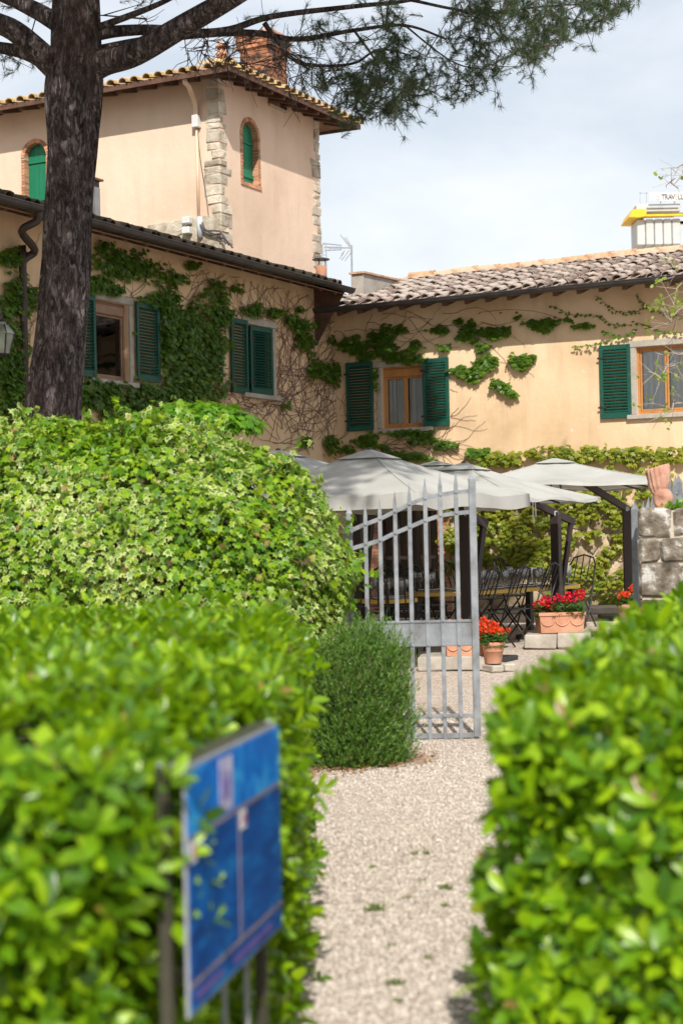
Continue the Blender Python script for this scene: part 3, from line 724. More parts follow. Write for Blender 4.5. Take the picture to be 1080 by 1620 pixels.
def masonry(parent, u0, u1, z0, z1, su, szz, mat, seed, name='stone', proud=.03, gap=.016, front=-1, joff=.42, M=None):
    R = random.Random(seed); nu, nz_ = max(1, round((u1 - u0) / su)), max(1, round((z1 - z0) / szz)); pts = {}
    for j in range(nz_):
        for i in range(-1, nu + 2):
            pts[(i, j)] = (u0 + (i + .5 + .5 * (j % 2) + R.uniform(-joff, joff) * .8) * su, z0 + (j + .5 + R.uniform(-joff, joff) * .8) * (z1 - z0) / nz_)
    for (i, j), p in pts.items():
        poly = [(u0, z0), (u1, z0), (u1, z1), (u0, z1)]
        for (a, b), q in pts.items():
            if (a, b) == (i, j) or abs(a - i) > 3 or abs(b - j) > 3: continue
            mx_, my_ = (p[0] + q[0]) / 2, (p[1] + q[1]) / 2; n = (q[0] - p[0], q[1] - p[1]); L = math.hypot(*n); n = (n[0] / L, n[1] / L)
            poly = clip(poly, (mx_ - n[0] * gap, my_ - n[1] * gap), n)
            if len(poly) < 3: break
        if len(poly) < 3: continue
        ar = abs(sum(poly[k][0] * poly[(k + 1) % len(poly)][1] - poly[(k + 1) % len(poly)][0] * poly[k][1] for k in range(len(poly)))) / 2
        if ar < su * szz * .12: continue
        cx, cz = sum(q[0] for q in poly) / len(poly), sum(q[1] for q in poly) / len(poly)
        pr = proud * R.uniform(.6, 1.4); tl = R.uniform(-.04, .04); mb = MB(); n = len(poly)
        rings = [[(q[0], .02, q[1]) for q in poly], [(q[0], -pr * .5, q[1]) for q in poly],
                 [(cx + (q[0] - cx) * .86, -pr + tl * (q[0] - cx) + R.uniform(-.006, .006), cz + (q[1] - cz) * .86) for q in poly]]
        vs = [v for r in rings for v in r] + [(cx, -pr * 1.08, cz)]
        fs = [(r * n + k, r * n + (k + 1) % n, (r + 1) * n + (k + 1) % n, (r + 1) * n + k) for r in (0, 1) for k in range(n)] + [(2 * n + k, 2 * n + (k + 1) % n, 3 * n) for k in range(n)]
        mb.add(vs, fs); o = part(name, mb, mat, parent, M, True)
masonry(stone_base, du1 + .28, onR(1015, 880)[0], .1, ZST - .02, .33, .25, M_rubble, 11)
# brick piers of the dark garden door and its timber leaves
def brick_pier(parent, u0, u1, d0, d1, z0, z1, mat, M=None, name='brick_pier', bl=.24, bh=.062, seed=2):
    R = random.Random(seed); m = MB(); z = z0; k = 0
    while z < z1 - .02:
        h = min(bh, z1 - z) - .011; off = (k % 2) * bl / 2; u = u0 - off
        while u < u1 - .005:
            a, b = max(u, u0), min(u + bl - .011, u1)
            if b - a > .03: j = R.uniform(-.006, .006); m.box(a, b, d0 + j, d1 + j, z, z + h)
            u += bl
        z += bh; k += 1
    c = MB(); c.box(u0 + .006, u1 - .006, d0 + .010, d1 - .008, z0, z1 - .006)
    o = part(name, c, M_mortar, parent, M); m.build('bricks', mat, o, kind='stuff'); return o
brick_pier(hR, du0 - .02, du0 + .16, -.03, .3, .1, 2.42, M_brick, seed=3)
brick_pier(hR, du1 - .12, du1 + .10, -.03, .3, .1, 2.42, M_brick, seed=4)
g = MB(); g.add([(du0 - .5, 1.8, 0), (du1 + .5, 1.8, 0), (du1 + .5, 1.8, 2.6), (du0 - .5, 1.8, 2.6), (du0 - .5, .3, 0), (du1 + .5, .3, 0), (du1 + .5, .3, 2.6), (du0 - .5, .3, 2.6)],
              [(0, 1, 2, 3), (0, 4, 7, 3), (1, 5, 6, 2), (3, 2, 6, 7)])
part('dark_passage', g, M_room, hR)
for k in range(4):
    dm = MB(); a = du0 + .2 + k * (du1 - du0 - .34) / 4; b = a + (du1 - du0 - .34) / 4 - .012
    dm.box(a, a + .07, .20, .25, .1, 2.36, .004); dm.box(b - .07, b, .20, .25, .1, 2.36, .004); dm.box(a + .07, b - .07, .202, .248, 2.26, 2.36); dm.box(a + .07, b - .07, .202, .248, .1, .5)
    dm.box(a + .07, b - .07, .202, .248, 1.2, 1.26)
    dl = part('door', dm, M_mast, hR); pn = MB(); pn.box(a + .066, b - .066, .222, .227, .5, 2.26); pn.build('pane', M_glass, dl)
# roof
PR = math.radians(16.5); RUN = 2.62
tiled_roof(hR, I4, 0.25, 8.0, -.62, zeR + .030, PR, RUN, 9, .255, .30, M_tile, 21, jig=1.3)
ridge_u = .55; tr = tile_mesh('ridge_tile', .5, .135, .12, .018, M_ridge); RR = random.Random(8)
rd = RUN - .66; rzz = zeR + .03 + (RUN - .04) * math.tan(PR)
while ridge_u < 7.9:
    o = link('ridge_tile', tr, hR); o.location = (ridge_u + .5, rd, rzz + RR.uniform(0, .03)); o.rotation_euler = (RR.uniform(-.03, .03), RR.uniform(-.05, .05), math.pi / 2 + RR.uniform(-.03, .03)); ridge_u += .42
b = MB(); b.add([(0, rd, rzz - .1), (8.0, rd, rzz - .1), (8.0, rd + 4, rzz - 1.4), (0, rd + 4, rzz - 1.4), (0, rd + 4, 0), (8.0, rd + 4, 0), (8.0, 0, 0), (8.0, 0, zeR + .15)], [(0, 1, 2, 3), (3, 2, 5, 4), (1, 2, 5, 6, 7)]); part('back_slope', b, M_tile, hR)
gutter(hR, I4, -0.02, 8.1, -.69, zeR)
rafters(hR, I4, .4, 7.9, .38, -.60, zeR - .03, PR, .75, seed=5)
s = MB(); s.box(0.02, 8.0, -.60, .0, zeR - .004, zeR + .012, M=Matrix.Translation((0, -.6, zeR - .03)) @ Matrix.Rotation(PR, 4, 'X') @ Matrix.Translation((0, .6, -zeR))); part('soffit', s, M_soffit, hR)
# plaster parapet where the two roofs meet
pa = MB(); y0_, y1_ = -.25, 1.5
poly = [(y0_ + .3, zeR + .1), (y1_, zeR + .4), (y1_, zeR + .70), (y0_ + .3, zeR + .66)]
pa.prism(poly, lambda p: (.34, p[0], p[1]), lambda p: (.56, p[0], p[1])); part('parapet', pa, M_cement, hR)
cp_ = MB(); cp_.prism([(y0_ + .26, zeR + .662), (y1_ + .3, zeR + .712), (y1_ + .3, zeR + .745), (y0_ + .26, zeR + .695)], lambda p: (.30, p[0], p[1]), lambda p: (.60, p[0], p[1]))
part('coping', cp_, M_ridge, hR)

# ---------- side wing (left)
hL = empty('farmhouse', mat4=HM); tag(hL, 'shaded ochre farmhouse wing behind the pine trunk, overgrown with creeper, dark gutter', 'house', 'farmhouse buildings')
zeL = loc_z(0.62, -3.6, 421)
w1u0, w1u1 = onL(150, 540)[0], onL(204, 540)[0]; w1z0, w1z1 = onL(178, 602)[1], onL(178, 478)[1]
w2u0, w2u1 = onL(389, 570)[0], onL(431, 570)[0]; w2z0, w2z1 = onL(410, 624)[1], onL(410, 516)[1]
part('wall', wall_mb(-16, 0.0, -.3, zeL + .16, [(w1u0, w1u1, w1z0, w1z1), (w2u0, w2u1, w2z0, w2z1)]), M_wall, hL, ML)
casement(hL, ML, w1u0, w1u1, w1z0, w1z1, M_wood_dull, 1, True, True, True)
casement(hL, ML, w2u0, w2u1, w2z0, w2z1, M_wood_dull, 2, False, True, False)
sw = abs(onL(248, 540)[0] - onL(212, 540)[0]); a = onL(212, 540)[0]
flat_shutter(hL, ML, a, a + sw, onL(230, 604)[1], onL(230, 481)[1])
a = onL(147, 540)[0]; flat_shutter(hL, ML, a - sw, a, w1z0, w1z1 + .03)
a = onL(388, 565)[0]; flat_shutter(hL, ML, onL(362, 565)[0], a, onL(375, 622)[1], onL(375, 505)[1])
flat_shutter(hL, ML, onL(400, 570)[0], onL(429, 570)[0], w2z0 + .01, w2z1 - .01, d=.06, ang=-.12)
yEnd = onL(556, 462, .69)[0]
tiled_roof(hL, ML, -12.2, min(yEnd, .9), -.60, zeL + .028, P18, 6.5, 6, .27, .34, M_tile_moss, 31, jig=1.8, trimfn=lambda u, d: d < 1.55 or u < -3.2)
gutter(hL, ML, -12.4, yEnd, -.69, zeL)
rafters(hL, ML, -12, yEnd - .2, .5, -.56, zeL - .07, P18, .7, .06, .05, seed=6)
s = MB(); s.box(-12.3, yEnd - .02, -.60, .0, zeL - .004, zeL + .012, M=Matrix.Translation((0, -.6, zeL - .09)) @ Matrix.Rotation(P18, 4, 'X') @ Matrix.Translation((0, .6, -zeL))); part('soffit', s, M_soffit, hL, ML)
e = MB(); e.prism([(-.6, zeL), (0, zeL + .2), (0, zeL - .9), (-.02, zeL - .9)], lambda p: (yEnd - .06, p[0], p[1]), lambda p: (yEnd - .02, p[0], p[1]))
part('end_board', e, M_woodeave, hL, ML)
# downpipe beside the pine
dp = MB(); gy, gz = onL(62, 352, .69)
px_, pz_ = onL(36, 400, .10)
pts = [Vector((.69, gy, zeL - .06)), Vector((.66, gy, zeL - .17)), Vector((.5, gy - .1, zeL - .3)), Vector((.22, px_ + .1, zeL - .42)), Vector((.11, px_, zeL - .56)), Vector((.10, px_, zeL - .8)), Vector((.10, px_, 0.0))]
sm_ = []
for i in range(len(pts) - 1):
    a, b, c, d = pts[max(i - 1, 0)], pts[i], pts[i + 1], pts[min(i + 2, len(pts) - 1)]
    sm_ += [.5 * ((2 * b) + (c - a) * t + (2 * a - 5 * b + 4 * c - d) * t * t + (3 * b - a - 3 * c + d) * t ** 3) for t in (0, .2, .4, .6, .8)]
dp.tube(sm_[:-4] + [pts[-1]], .05, 10); part('downpipe', dp, M_downpipe, hL, None, True)

# ---------- tower
XT = -0.85
YT = onL(348, 270, XT)[0]; YT2 = onL(505, 320, XT)[0]
tw = empty('tower_house', mat4=HM); tag(tw, 'pale peach plastered tower with stone quoins and arched green shutters above the lower roofs', 'tower')
OV = .55
zeT = loc_z(XT + OV, YT - OV, 108)
zwT = zeT + .16
MTL = Matrix.Translation((0, YT, 0)); MTR = Matrix.Translation((XT, 0, 0)) @ ML
def arch_window(parent, M, uc, w, z0, zt, t=.075, wallhole=True):
    """arched closed shutter in a brick surround; returns the rectangular hole to leave in the wall"""
    r = w / 2; zs = zt - r; R_ = r + t
    hole = (uc - R_, uc + R_, z0 - .07, zs + R_)
    sp = MB(); n = 10                                 # plaster beside the arch
    for sgn in (-1, 1):
        for k in range(n):
            a0, a1 = math.pi / 2 * k / n, math.pi / 2 * (k + 1) / n
            p0 = (uc + sgn * R_ * math.cos(a0), zs + R_ * math.sin(a0)); p1 = (uc + sgn * R_ * math.cos(a1), zs + R_ * math.sin(a1))
            sp.add([(p0[0], 0, p0[1]), (uc + sgn * R_, 0, p0[1]), (uc + sgn * R_, 0, p1[1]), (p1[0], 0, p1[1])], [(0, 1, 2, 3)])
    part('plaster_spandrel', sp, M_tower, parent, M)
    f = MB(); f.box(uc - r - .01, uc + r + .01, .20, .24, z0 - .05, zs)   # dark backing
    fa = [(uc + (r + .01) * math.cos(math.pi * k / 16), zs + (r + .01) * math.sin(math.pi * k / 16)) for k in range(17)]
    f.prism(fa, lambda p: (p[0], .20, p[1]), lambda p: (p[0], .24, p[1]))
    win = part('window', f, M_mortar, parent, M)
    bk = MB(); R = random.Random(int(uc * 100)); z = z0 - .068
    while z < zs - .02:
        for sgn in (-1, 1):
            a, b = sorted((uc + sgn * r, uc + sgn * (R_ - R.uniform(0, .012)))); j = R.uniform(-.004, .004)
            bk.box(a, b, -.008 + j, .20, z, z + .045)
        z += .055
    nb = max(9, int(math.pi * (r + t / 2) / .05))
    for k in range(nb):
        a0, a1 = math.pi * (k + .08) / nb, math.pi * (k + .92) / nb; j = R.uniform(-.004, .004)
        q = [(uc + rr * math.cos(a), zs + rr * math.sin(a)) for rr, a in ((r, a0), (R_, a0), (R_, a1), (r, a1))]
        bk.prism(q, lambda p: (p[0], -.008 + j, p[1]), lambda p: (p[0], .20, p[1]))
    u = uc - R_
    while u < uc + R_ - .02:
        bk.box(u, min(u + .11, uc + R_), -.02, .2, z0 - .068, z0 - .004); u += .12
    bk.build('brick_surround', M_brick, win, kind='stuff')
    mo = MB()                                          # mortar behind the bricks
    mo.box(uc - R_ + .004, uc - r - .001, .002, .20, z0 - .06, zs); mo.box(uc + r + .001, uc + R_ - .004, .002, .20, z0 - .06, zs)
    for k in range(16):
        a0, a1 = math.pi * k / 16, math.pi * (k + 1) / 16
        q = [(uc + rr * math.cos(a), zs + rr * math.sin(a)) for rr, a in ((r + .001, a0), (R_ - .002, a0), (R_ - .002, a1), (r + .001, a1))]
        mo.prism(q, lambda p: (p[0], .002, p[1]), lambda p: (p[0], .20, p[1]))
    mo.build('mortar', M_mortar, win)
    sh = MB(); npl = 4; zm = zs - .10                  # planked shutter in two heights, with a rail
    for k in range(npl):
        a, b = uc - r + .006 + k * (2 * r - .012) / npl, uc - r + .006 + (k + 1) * (2 * r - .012) / npl - .0035
        top = lambda x: zs + math.sqrt(max(r * r - (x - uc) ** 2, 0)) - .004
        q = [(a, z0), (b, z0), (b, zs)] + [(b + (a - b) * i / 5, max(zs, top(b + (a - b) * i / 5))) for i in range(6)] + [(a, zs)]
        pl = MB(); pl.prism(q, lambda p: (p[0], .11, p[1]), lambda p: (p[0], .15, p[1])); pl.build('plank', M_green_arch, win)
    rl = MB(); rl.box(uc - r + .01, uc + r - .01, .085, .109, zm, zm + .035, .004); rl.box(uc - r + .01, uc + r - .01, .09, .109, z0 + .12, z0 + .19, .004); rl.build('rail', M_green_arch, win)
    return hole
lz1 = onR(57, 226, YT)[1]; luc = onR(56.5, 270, YT)[0]; lw = onR(74, 270, YT)[0] - onR(40, 270, YT)[0]
rz1_ = onL(398, 194, XT)[1]; rz0_ = onL(398, 291, XT)[1]; ruc = onL(396, 240, XT)[0]; rw_ = onL(408, 240, XT)[0] - onL(383.5, 240, XT)[0]
holeL = arch_window(tw, MTL, luc, lw, lz1 - 1.12, lz1)
holeR = arch_window(tw, MTR, ruc, rw_, rz0_, rz1_)
XB = -7.0
part('wall', wall_mb(XB, XT, 0, zwT, [holeL]), M_tower, tw, MTL)
part('wall', wall_mb(YT, YT2, 0, zwT, [holeR]), M_tower, tw, MTR)
b = MB(); b.add([(XT, YT2, 0), (XB, YT2, 0), (XB, YT, 0), (XT, YT2, zwT), (XB, YT2, zwT), (XB, YT, zwT)], [(0, 1, 4, 3), (1, 2, 5, 4)]); part('wall', b, M_tower, tw)
# quoins
R = random.Random(77); z = 5.6; k = 0
while z < zwT - .1:
    h = R.uniform(.09, .24); lx = R.choice((.06, .15, .24, .30, .20)); ly = R.choice((.12, .22, .34, .62 if R.random() < .25 else .18))
    m = MB(); m.box(XT - lx, XT + .008 + R.uniform(0, .014), YT - .008 - R.uniform(0, .014), YT + ly, z, z + h - .012, .014, jit=.012, rnd=R); m.build('quoin_stone', M_quoin, tw)
    h2 = R.uniform(.12, .22); m = MB(); yy = R.uniform(.10, .34)
    m.box(XT - .3, XT + .008 + R.uniform(0, .02), YT2 - yy, YT2 + .01 + R.uniform(0, .04), z, z + h - .015, .016, jit=.014, rnd=R); m.build('quoin_stone', M_quoin, tw)
    z += h; k += 1
# old rendered strip at the foot of the left face
p0, p1 = onR(234, 356, YT - .02), onR(330, 341, YT - .02)
m = MB(); m.prism([(p0[0], p0[1] - .01), (p1[0], p1[1]), (p1[0] + .2, p1[1] - .02), (p1[0] + .2, p1[1] - .7), (p0[0], p0[1] - .5)], lambda p: (p[0], -.035, p[1]), lambda p: (p[0], -.002, p[1])); part('rendered_foot', m, M_quoin, tw, MTL)
# eaves, hip roof, tiles
PT = math.radians(15)
x0, x1, y0, y1 = XB - OV, XT + OV, YT - OV, YT2 + OV
hw = (y1 - y0) / 2; za = zeT + hw * math.tan(PT); xm0, xm1 = x0 + hw, x1 - hw; ym = (y0 + y1) / 2
rf = MB(); rf.add([(x0, y0, zeT + .05), (x1, y0, zeT + .05), (x1, y1, zeT + .05), (x0, y1, zeT + .05), (xm0, ym, za + .05), (xm1, ym, za + .05)], [(0, 1, 5, 4), (1, 2, 5), (2, 3, 4, 5), (3, 0, 4)])
roofT = part('roof', rf, M_tile_yel, tw)
sf = MB(); o_ = .02
sf.add([(x0 + o_, y0 + o_, zeT + .005), (x1 - o_, y0 + o_, zeT + .005), (x1 - o_, y1 - o_, zeT + .005), (x0 + o_, y1 - o_, zeT + .005), (XB, YT, zeT + .15), (XT, YT, zeT + .15), (XT, YT2, zeT + .15), (XB, YT2, zeT + .15)],
       [(0, 1, 5, 4), (1, 2, 6, 5), (2, 3, 7, 6), (3, 0, 4, 7)]); part('soffit', sf, M_soffit, tw)
fb = MB(); fb.box(x0, x1 + .0, y0 - .03, y0 + .0, zeT - .045, zeT + .04); fb.box(x1, x1 + .03, y0 - .03, y1 + .03, zeT - .047, zeT + .042); fb.box(x0, x1, y1, y1 + .03, zeT - .045, zeT + .04); part('fascia', fb, M_woodeave, tw)
rafters(tw, MTL, XB, XT + .4, .42, -OV + .02, zeT - .0, PT, .55, .07, .09, 7)
rafters(tw, MTR, YT - .3, YT2 + .4, .40, -OV + .02, zeT - .0, PT, .55, .07, .09, 8)
tmY = tile_mesh('roof_tile', .46, .088, .075, .016, M_tile_yel)
RT = random.Random(4)
for (M, a, bb, sgn) in ((MTL, x0, x1, 0), (MTR, y0, y1, 1)):
    n = int((bb - a) / .235)
    for c in range(n + 1):
        for r in range(3):
            u = a + .06 + c * .235 + RT.uniform(-.02, .02); l_ = r * .36 - .05
            lim = l_ * math.cos(PT)
            if (not sgn and u > bb - lim + .02) or (sgn and (u < a + lim - .02 or u > bb - lim + .02)): continue
            o = link('roof_tile', tmY, roofT); o.matrix_local = M @ Matrix.Translation((u, -OV - .03 + l_ * math.cos(PT), zeT + .06 + l_ * math.sin(PT) + RT.uniform(0, .012))) @ Matrix.Rotation(PT - .05 + RT.uniform(-.03, .03), 4, 'X') @ Matrix.Rotation(RT.uniform(-.08, .08), 4, 'Z')
hip = tile_mesh('hip_tile', .5, .11, .095, .016, M_tile_yel)
v = Vector((xm1 - x1, ym - y0, za - zeT)); vl = v.length; vn = v.normalized()
for k in range(5):
    p = Vector((x1, y0, zeT + .08)) + vn * (k * .38 - .05)
    o = link('hip_tile', hip, roofT); o.matrix_local = Matrix.Translation(p) @ Matrix.Rotation(math.atan2(v.y, v.x) - math.pi / 2, 4, 'Z') @ Matrix.Rotation(math.asin(vn.z), 4, 'X')
# cream downpipe, junction box, conduit and meter boxes on the left face
px0 = onR(297, 125, YT - .4); dpx = onR(311, 240, YT - .07)[0]
m = MB(); m.tube([(px0[0], YT - .50, zeT - .02), (px0[0], YT - .48, zeT - .08), (px0[0] + .02, YT - .40, zeT - .13), (dpx, YT - .12, zeT - .27), (dpx, YT - .07, zeT - .40), (dpx, YT - .07, onR(312, 190, YT)[1])], .042, 10); part('downpipe', m, M_pipe_cream, tw, None, True)
m = MB(); m.tube([(dpx, YT - .045, onR(312, 200, YT)[1]), (dpx, YT - .045, onR(312, 345, YT)[1])], .026, 8); part('pipe', m, M_pipe_cream, tw, None, True)
za_, zb_ = onR(312, 200, YT)[1], onR(312, 184, YT)[1]; m = MB(); m.box(dpx - .06, dpx + .06, YT - .12, YT - .005, za_ - .04, zb_, .01); part('junction_box', m, M_white, tw)
m = MB(); m.tube([(dpx + .03, YT - .06, onR(312, 345, YT)[1]), (dpx + .03, YT - .06, onR(312, 378, YT)[1])], .05, 10); part('conduit', m, M_greyblue, tw, None, True)
for (ya, yb) in ((345, 356), (361, 372)):
    a, b = onR(295, 350, YT)[0], onR(307, 350, YT)[0]; m = MB(); m.box(a, b, YT - .16, YT - .04, onR(300, yb, YT)[1], onR(300, ya, YT)[1], .012); part('meter_box', m, M_white, tw)
def cable(pts, r, parent, mat=M_cable, name='cable'):
    P = [Vector(p) for p in pts]; out = []
    for i in range(len(P) - 1):
        a, b, c, d = P[max(i - 1, 0)], P[i], P[i + 1], P[min(i + 2, len(P) - 1)]
        for k in range(6):
            t = k / 6; out.append(.5 * ((2 * b) + (c - a) * t + (2 * a - 5 * b + 4 * c - d) * t * t + (3 * b - a - 3 * c + d) * t ** 3))
    out.append(P[-1]); m = MB(); m.tube(out, r, 6); return m.build(name, mat, parent, True)
def wl_(px, py, o=.06): x, z = onR(px, py, YT - o); return (x, YT - o, z)
for pts in (((314, 350), (322, 362), (338, 370), (352, 371), (362, 388)), ((314, 354), (325, 368), (345, 374), (358, 380), (368, 392)), ((320, 352), (326, 364), (340, 365), (350, 368), (357, 386))):
    cable([wl_(*p, .09) for p in pts], .014, tw)
cable([wl_(*p) for p in ((312, 198), (317, 250), (325, 300), (330, 340))], .006, tw)
cable([wl_(*p, .1) for p in ((297, 352), (288, 362), (280, 366))], .012, tw, M_white)
# brick chimney and small terracotta vents on the tower roof
def cpos(px, py, d): p = HI @ at(px, py, d); return p
c = cpos(417, 120, 29.2)
bw = 62 / F * 29.2 / 2 / 1.15
m = empty('chimney', mat4=HM @ Matrix.Translation((c.x, c.y, 0))); tag(m, 'sooty red brick chimney standing on the tower roof', 'chimney')
zt_, zb_ = at(417, 62, 29.2).z, at(417, 150, 29.2).z
cm = MB(); cm.box(-bw + .012, bw - .012, -bw + .012, bw - .012, zb_ - .3, zt_ - .02); cm.build('shaft', M_mortar, m)
bm_ = MB(); R = random.Random(9); z = zb_ - .25; k = 0
while z < zt_:
    ex = .05 if z > zt_ - .22 else 0.0; W_ = bw + ex
    for side in range(4):
        u = -W_ + (k % 2) * -.11
        while u < W_ - .01:
            a, b = max(u, -W_), min(u + .21, W_); j = R.uniform(-.008, .008)
            if b - a > .03: bm_.box(a, b, -W_ + j, -W_ + .1 + j, z, z + .052, M=Matrix.Rotation(side * math.pi / 2, 4, 'Z'))
            u += .22
    z += .063; k += 1
bm_.build('bricks', M_brickold, m, kind='stuff')
t_ = MB(); t_.box(-bw - .08, bw + .08, -bw - .08, bw + .08, zt_, zt_ + .05, .01); t_.build('cap', M_terra_old, m)
c = cpos(351, 98, 27.6)
m = empty('chimney_pot', mat4=HM @ Matrix.Translation((c.x, c.y, 0))); tag(m, 'small terracotta vent pot with pointed cap on the tower roof edge', 'chimney pot')
z0_ = at(351, 108, 27.6).z
p = MB(); p.lathe([(.075, 0), (.075, .2), (.095, .21), (.095, .25), (.07, .26), (.07, .29)], 14, (0, 0, z0_)); p.build('pot', M_terra, m, True)
for k in range(5):
    a = k * 2 * math.pi / 5; q = MB(); q.box(-.012, .012, -.012, .012, z0_ + .29, z0_ + .345, M=Matrix.Translation((.055 * math.cos(a), .055 * math.sin(a), 0))); q.build('strut', M_terra, m)
p = MB(); p.lathe([(.105, .345), (.105, .36), (.05, .395), (.015, .43), (.015, .46), (.0, .47)], 14, (0, 0, z0_)); p.build('cap', M_terra, m, True)
# red flue on the lower roof beside the tower
fl = at(508, 428, 28.6); m = empty('roof_flue', (fl.x, fl.y, fl.z - .15)); tag(m, 'small orange clay flue with flat dark cap by the tower corner', 'flue')
p = MB(); p.lathe([(.09, -.1), (.09, .22), (.08, .23)], 14); p.build('pot', M_terra, m, True)
p = MB()
for k in range(3): a = k * 2.09; p.bar((.07 * math.cos(a), .07 * math.sin(a), .2), (.07 * math.cos(a), .07 * math.sin(a), .33), .016)
p.lathe([(.15, .33), (.15, .345), (.03, .375)], 14); p.build('cap', M_blackmetal, m)
# small chimney half behind the trunk on the lower roof
cx_ = at(148, 300, 23.5); m = empty('roof_chimney', (cx_.x, cx_.y, 0), TH); tag(m, 'slim white chimney with clay cap half hidden behind the pine trunk', 'chimney')
zt_ = at(148, 290, 23.5).z; p = MB(); p.box(-.07, .07, -.07, .07, zt_ - .9, zt_ - .06, .008); p.build('shaft', M_white, m)
p = MB(); p.box(-.06, .06, -.06, .06, zt_ - .06, zt_ + .03); p.build('opening', M_blackmetal, m)
p = MB(); p.box(-.11, .11, -.11, .11, zt_ + .03, zt_ + .06, .008); p.build('cap', M_terra, m)
# aerial
an_ = at(555, 380, 31.5); m = empty('tv_antenna', (an_.x, an_.y, 0)); tag(m, 'grey rooftop television aerial with angled rods above the roof valley', 'antenna')
def apt(px, py, d=31.5): q = at(px, py, d); return Vector((q.x - an_.x, q.y - an_.y, q.z))
p = MB(); p.tube([apt(556, 388), apt(557, 470)], .018, 8); p.build('mast', M_ant, m)
p = MB(); p.tube([apt(556, 392), apt(520, 392, 31.2)], .012, 6); p.build('boom', M_ant, m)
for (a, b) in (((538, 371), (553, 391)), ((544, 375), (554, 390)), ((548, 375), (555, 390)), ((537, 410), (545, 396)), ((540, 412), (552, 396)), ((545, 413), (556, 398))):
    p = MB(); p.tube([apt(*a), apt(*b)], .009, 6); p.build('rod', M_ant, m)
for (a, b) in (((511, 385), (540, 388)), ((513, 391), (540, 391)), ((514, 396), (540, 395))):
    p = MB(); p.tube([apt(*a, 31.2), apt(*b)], .010, 6); p.build('arm', M_ant, m)
lt = at(513, 400, 30.6); m = empty('lattice_mast', (lt.x, lt.y, 0)); tag(m, 'thin grey lattice aerial mast close to the tower corner', 'mast')
z0_, z1_ = at(513, 440, 30.6).z - 1.2, at(513, 386, 30.6).z
for dx in (-.035, .035):
    p = MB(); p.tube([(dx, 0, z0_), (dx, 0, z1_)], .009, 6); p.build('rail', M_ant, m)
p = MB(); z = z0_
while z < z1_: p.bar((-.035, 0, z), (.035, 0, z), .012); z += .065
p.build('rungs', M_ant, m)

# ================================================================== TREES AND PLANTS
rng = np.random.default_rng(12)
# ---------- stone pine
YP = 17.0
def limb_pts(path, n=6):
    P = [at(a, b, c) for a, b, c in path]; out = []
    for i in range(len(P) - 1):
        a, b, c, d = P[max(i - 1, 0)], P[i], P[i + 1], P[min(i + 2, len(P) - 1)]
        for k in range(n):
            t = k / n; out.append(.5 * ((2 * b) + (c - a) * t + (2 * a - 5 * b + 4 * c - d) * t * t + (3 * b - a - 3 * c + d) * t ** 3))
    out.append(P[-1]); return out
base = at(80, 700, YP)
pine = empty('pine_tree', (base.x, base.y, 0)); tag(pine, 'tall stone pine with plated grey bark rising beside the farmhouse', 'pine tree')
PO = Vector((base.x, base.y, 0))
prof = [(1250, 78, 112), (900, 78, 104), (700, 80, 94), (650, 84, 87), (500, 99, 78), (300, 112, 71), (200, 116, 77), (140, 115, 86), (90, 119, 80), (0, 121, 72), (-120, 124, 60), (-260, 128, 46), (-420, 130, 22)]
zc = [at(c, y, YP) for y, c, w in prof]; zz = np.array([p.z for p in zc]); xx = np.array([p.x for p in zc]); ww = np.array([w / 2 / F * YP for _, _, w in prof])
zz[0] = -0.2
Z = np.arange(-0.2, zz[-1], .03); seg = 72
cx = np.interp(Z, zz, xx); cr = np.interp(Z, zz, ww)
k_ = np.ones(9) / 9
cx = np.convolve(np.pad(cx, 4, 'edge'), k_, 'valid'); cr = np.convolve(np.pad(cr, 4, 'edge'), k_, 'valid')
A = np.linspace(0, 2 * np.pi, seg, endpoint=False)
AA, ZZ = np.meshgrid(A, Z); RR_ = np.repeat(cr[:, None], seg, 1)
flat = np.stack([np.cos(AA).ravel() * 1.0, np.sin(AA).ravel() * 1.0, ZZ.ravel() * .28], 1)
dsp = np.abs(vnoise(flat * 3, 3.2, 3)) * .5 + np.abs(vnoise(flat * 3, 6.5, 4)) * .5
RR_ = RR_ * (1 + .03 * vnoise(flat, 1.2, 6).reshape(RR_.shape)) + (dsp.reshape(RR_.shape) - .35) * .05 * np.minimum(1, RR_ / .25)
V = np.stack([(cx[:, None] - base.x + RR_ * np.cos(AA)), RR_ * np.sin(AA), ZZ], 2).reshape(-1, 3)
nr = len(Z); ii, jj = np.meshgrid(np.arange(nr - 1), np.arange(seg), indexing='ij')
Q = np.stack([ii * seg + jj, ii * seg + (jj + 1) % seg, (ii + 1) * seg + (jj + 1) % seg, (ii + 1) * seg + jj], 2).reshape(-1, 4)
link('trunk', np_mesh('trunk', V, Q, M_bark, smooth=True), pine)
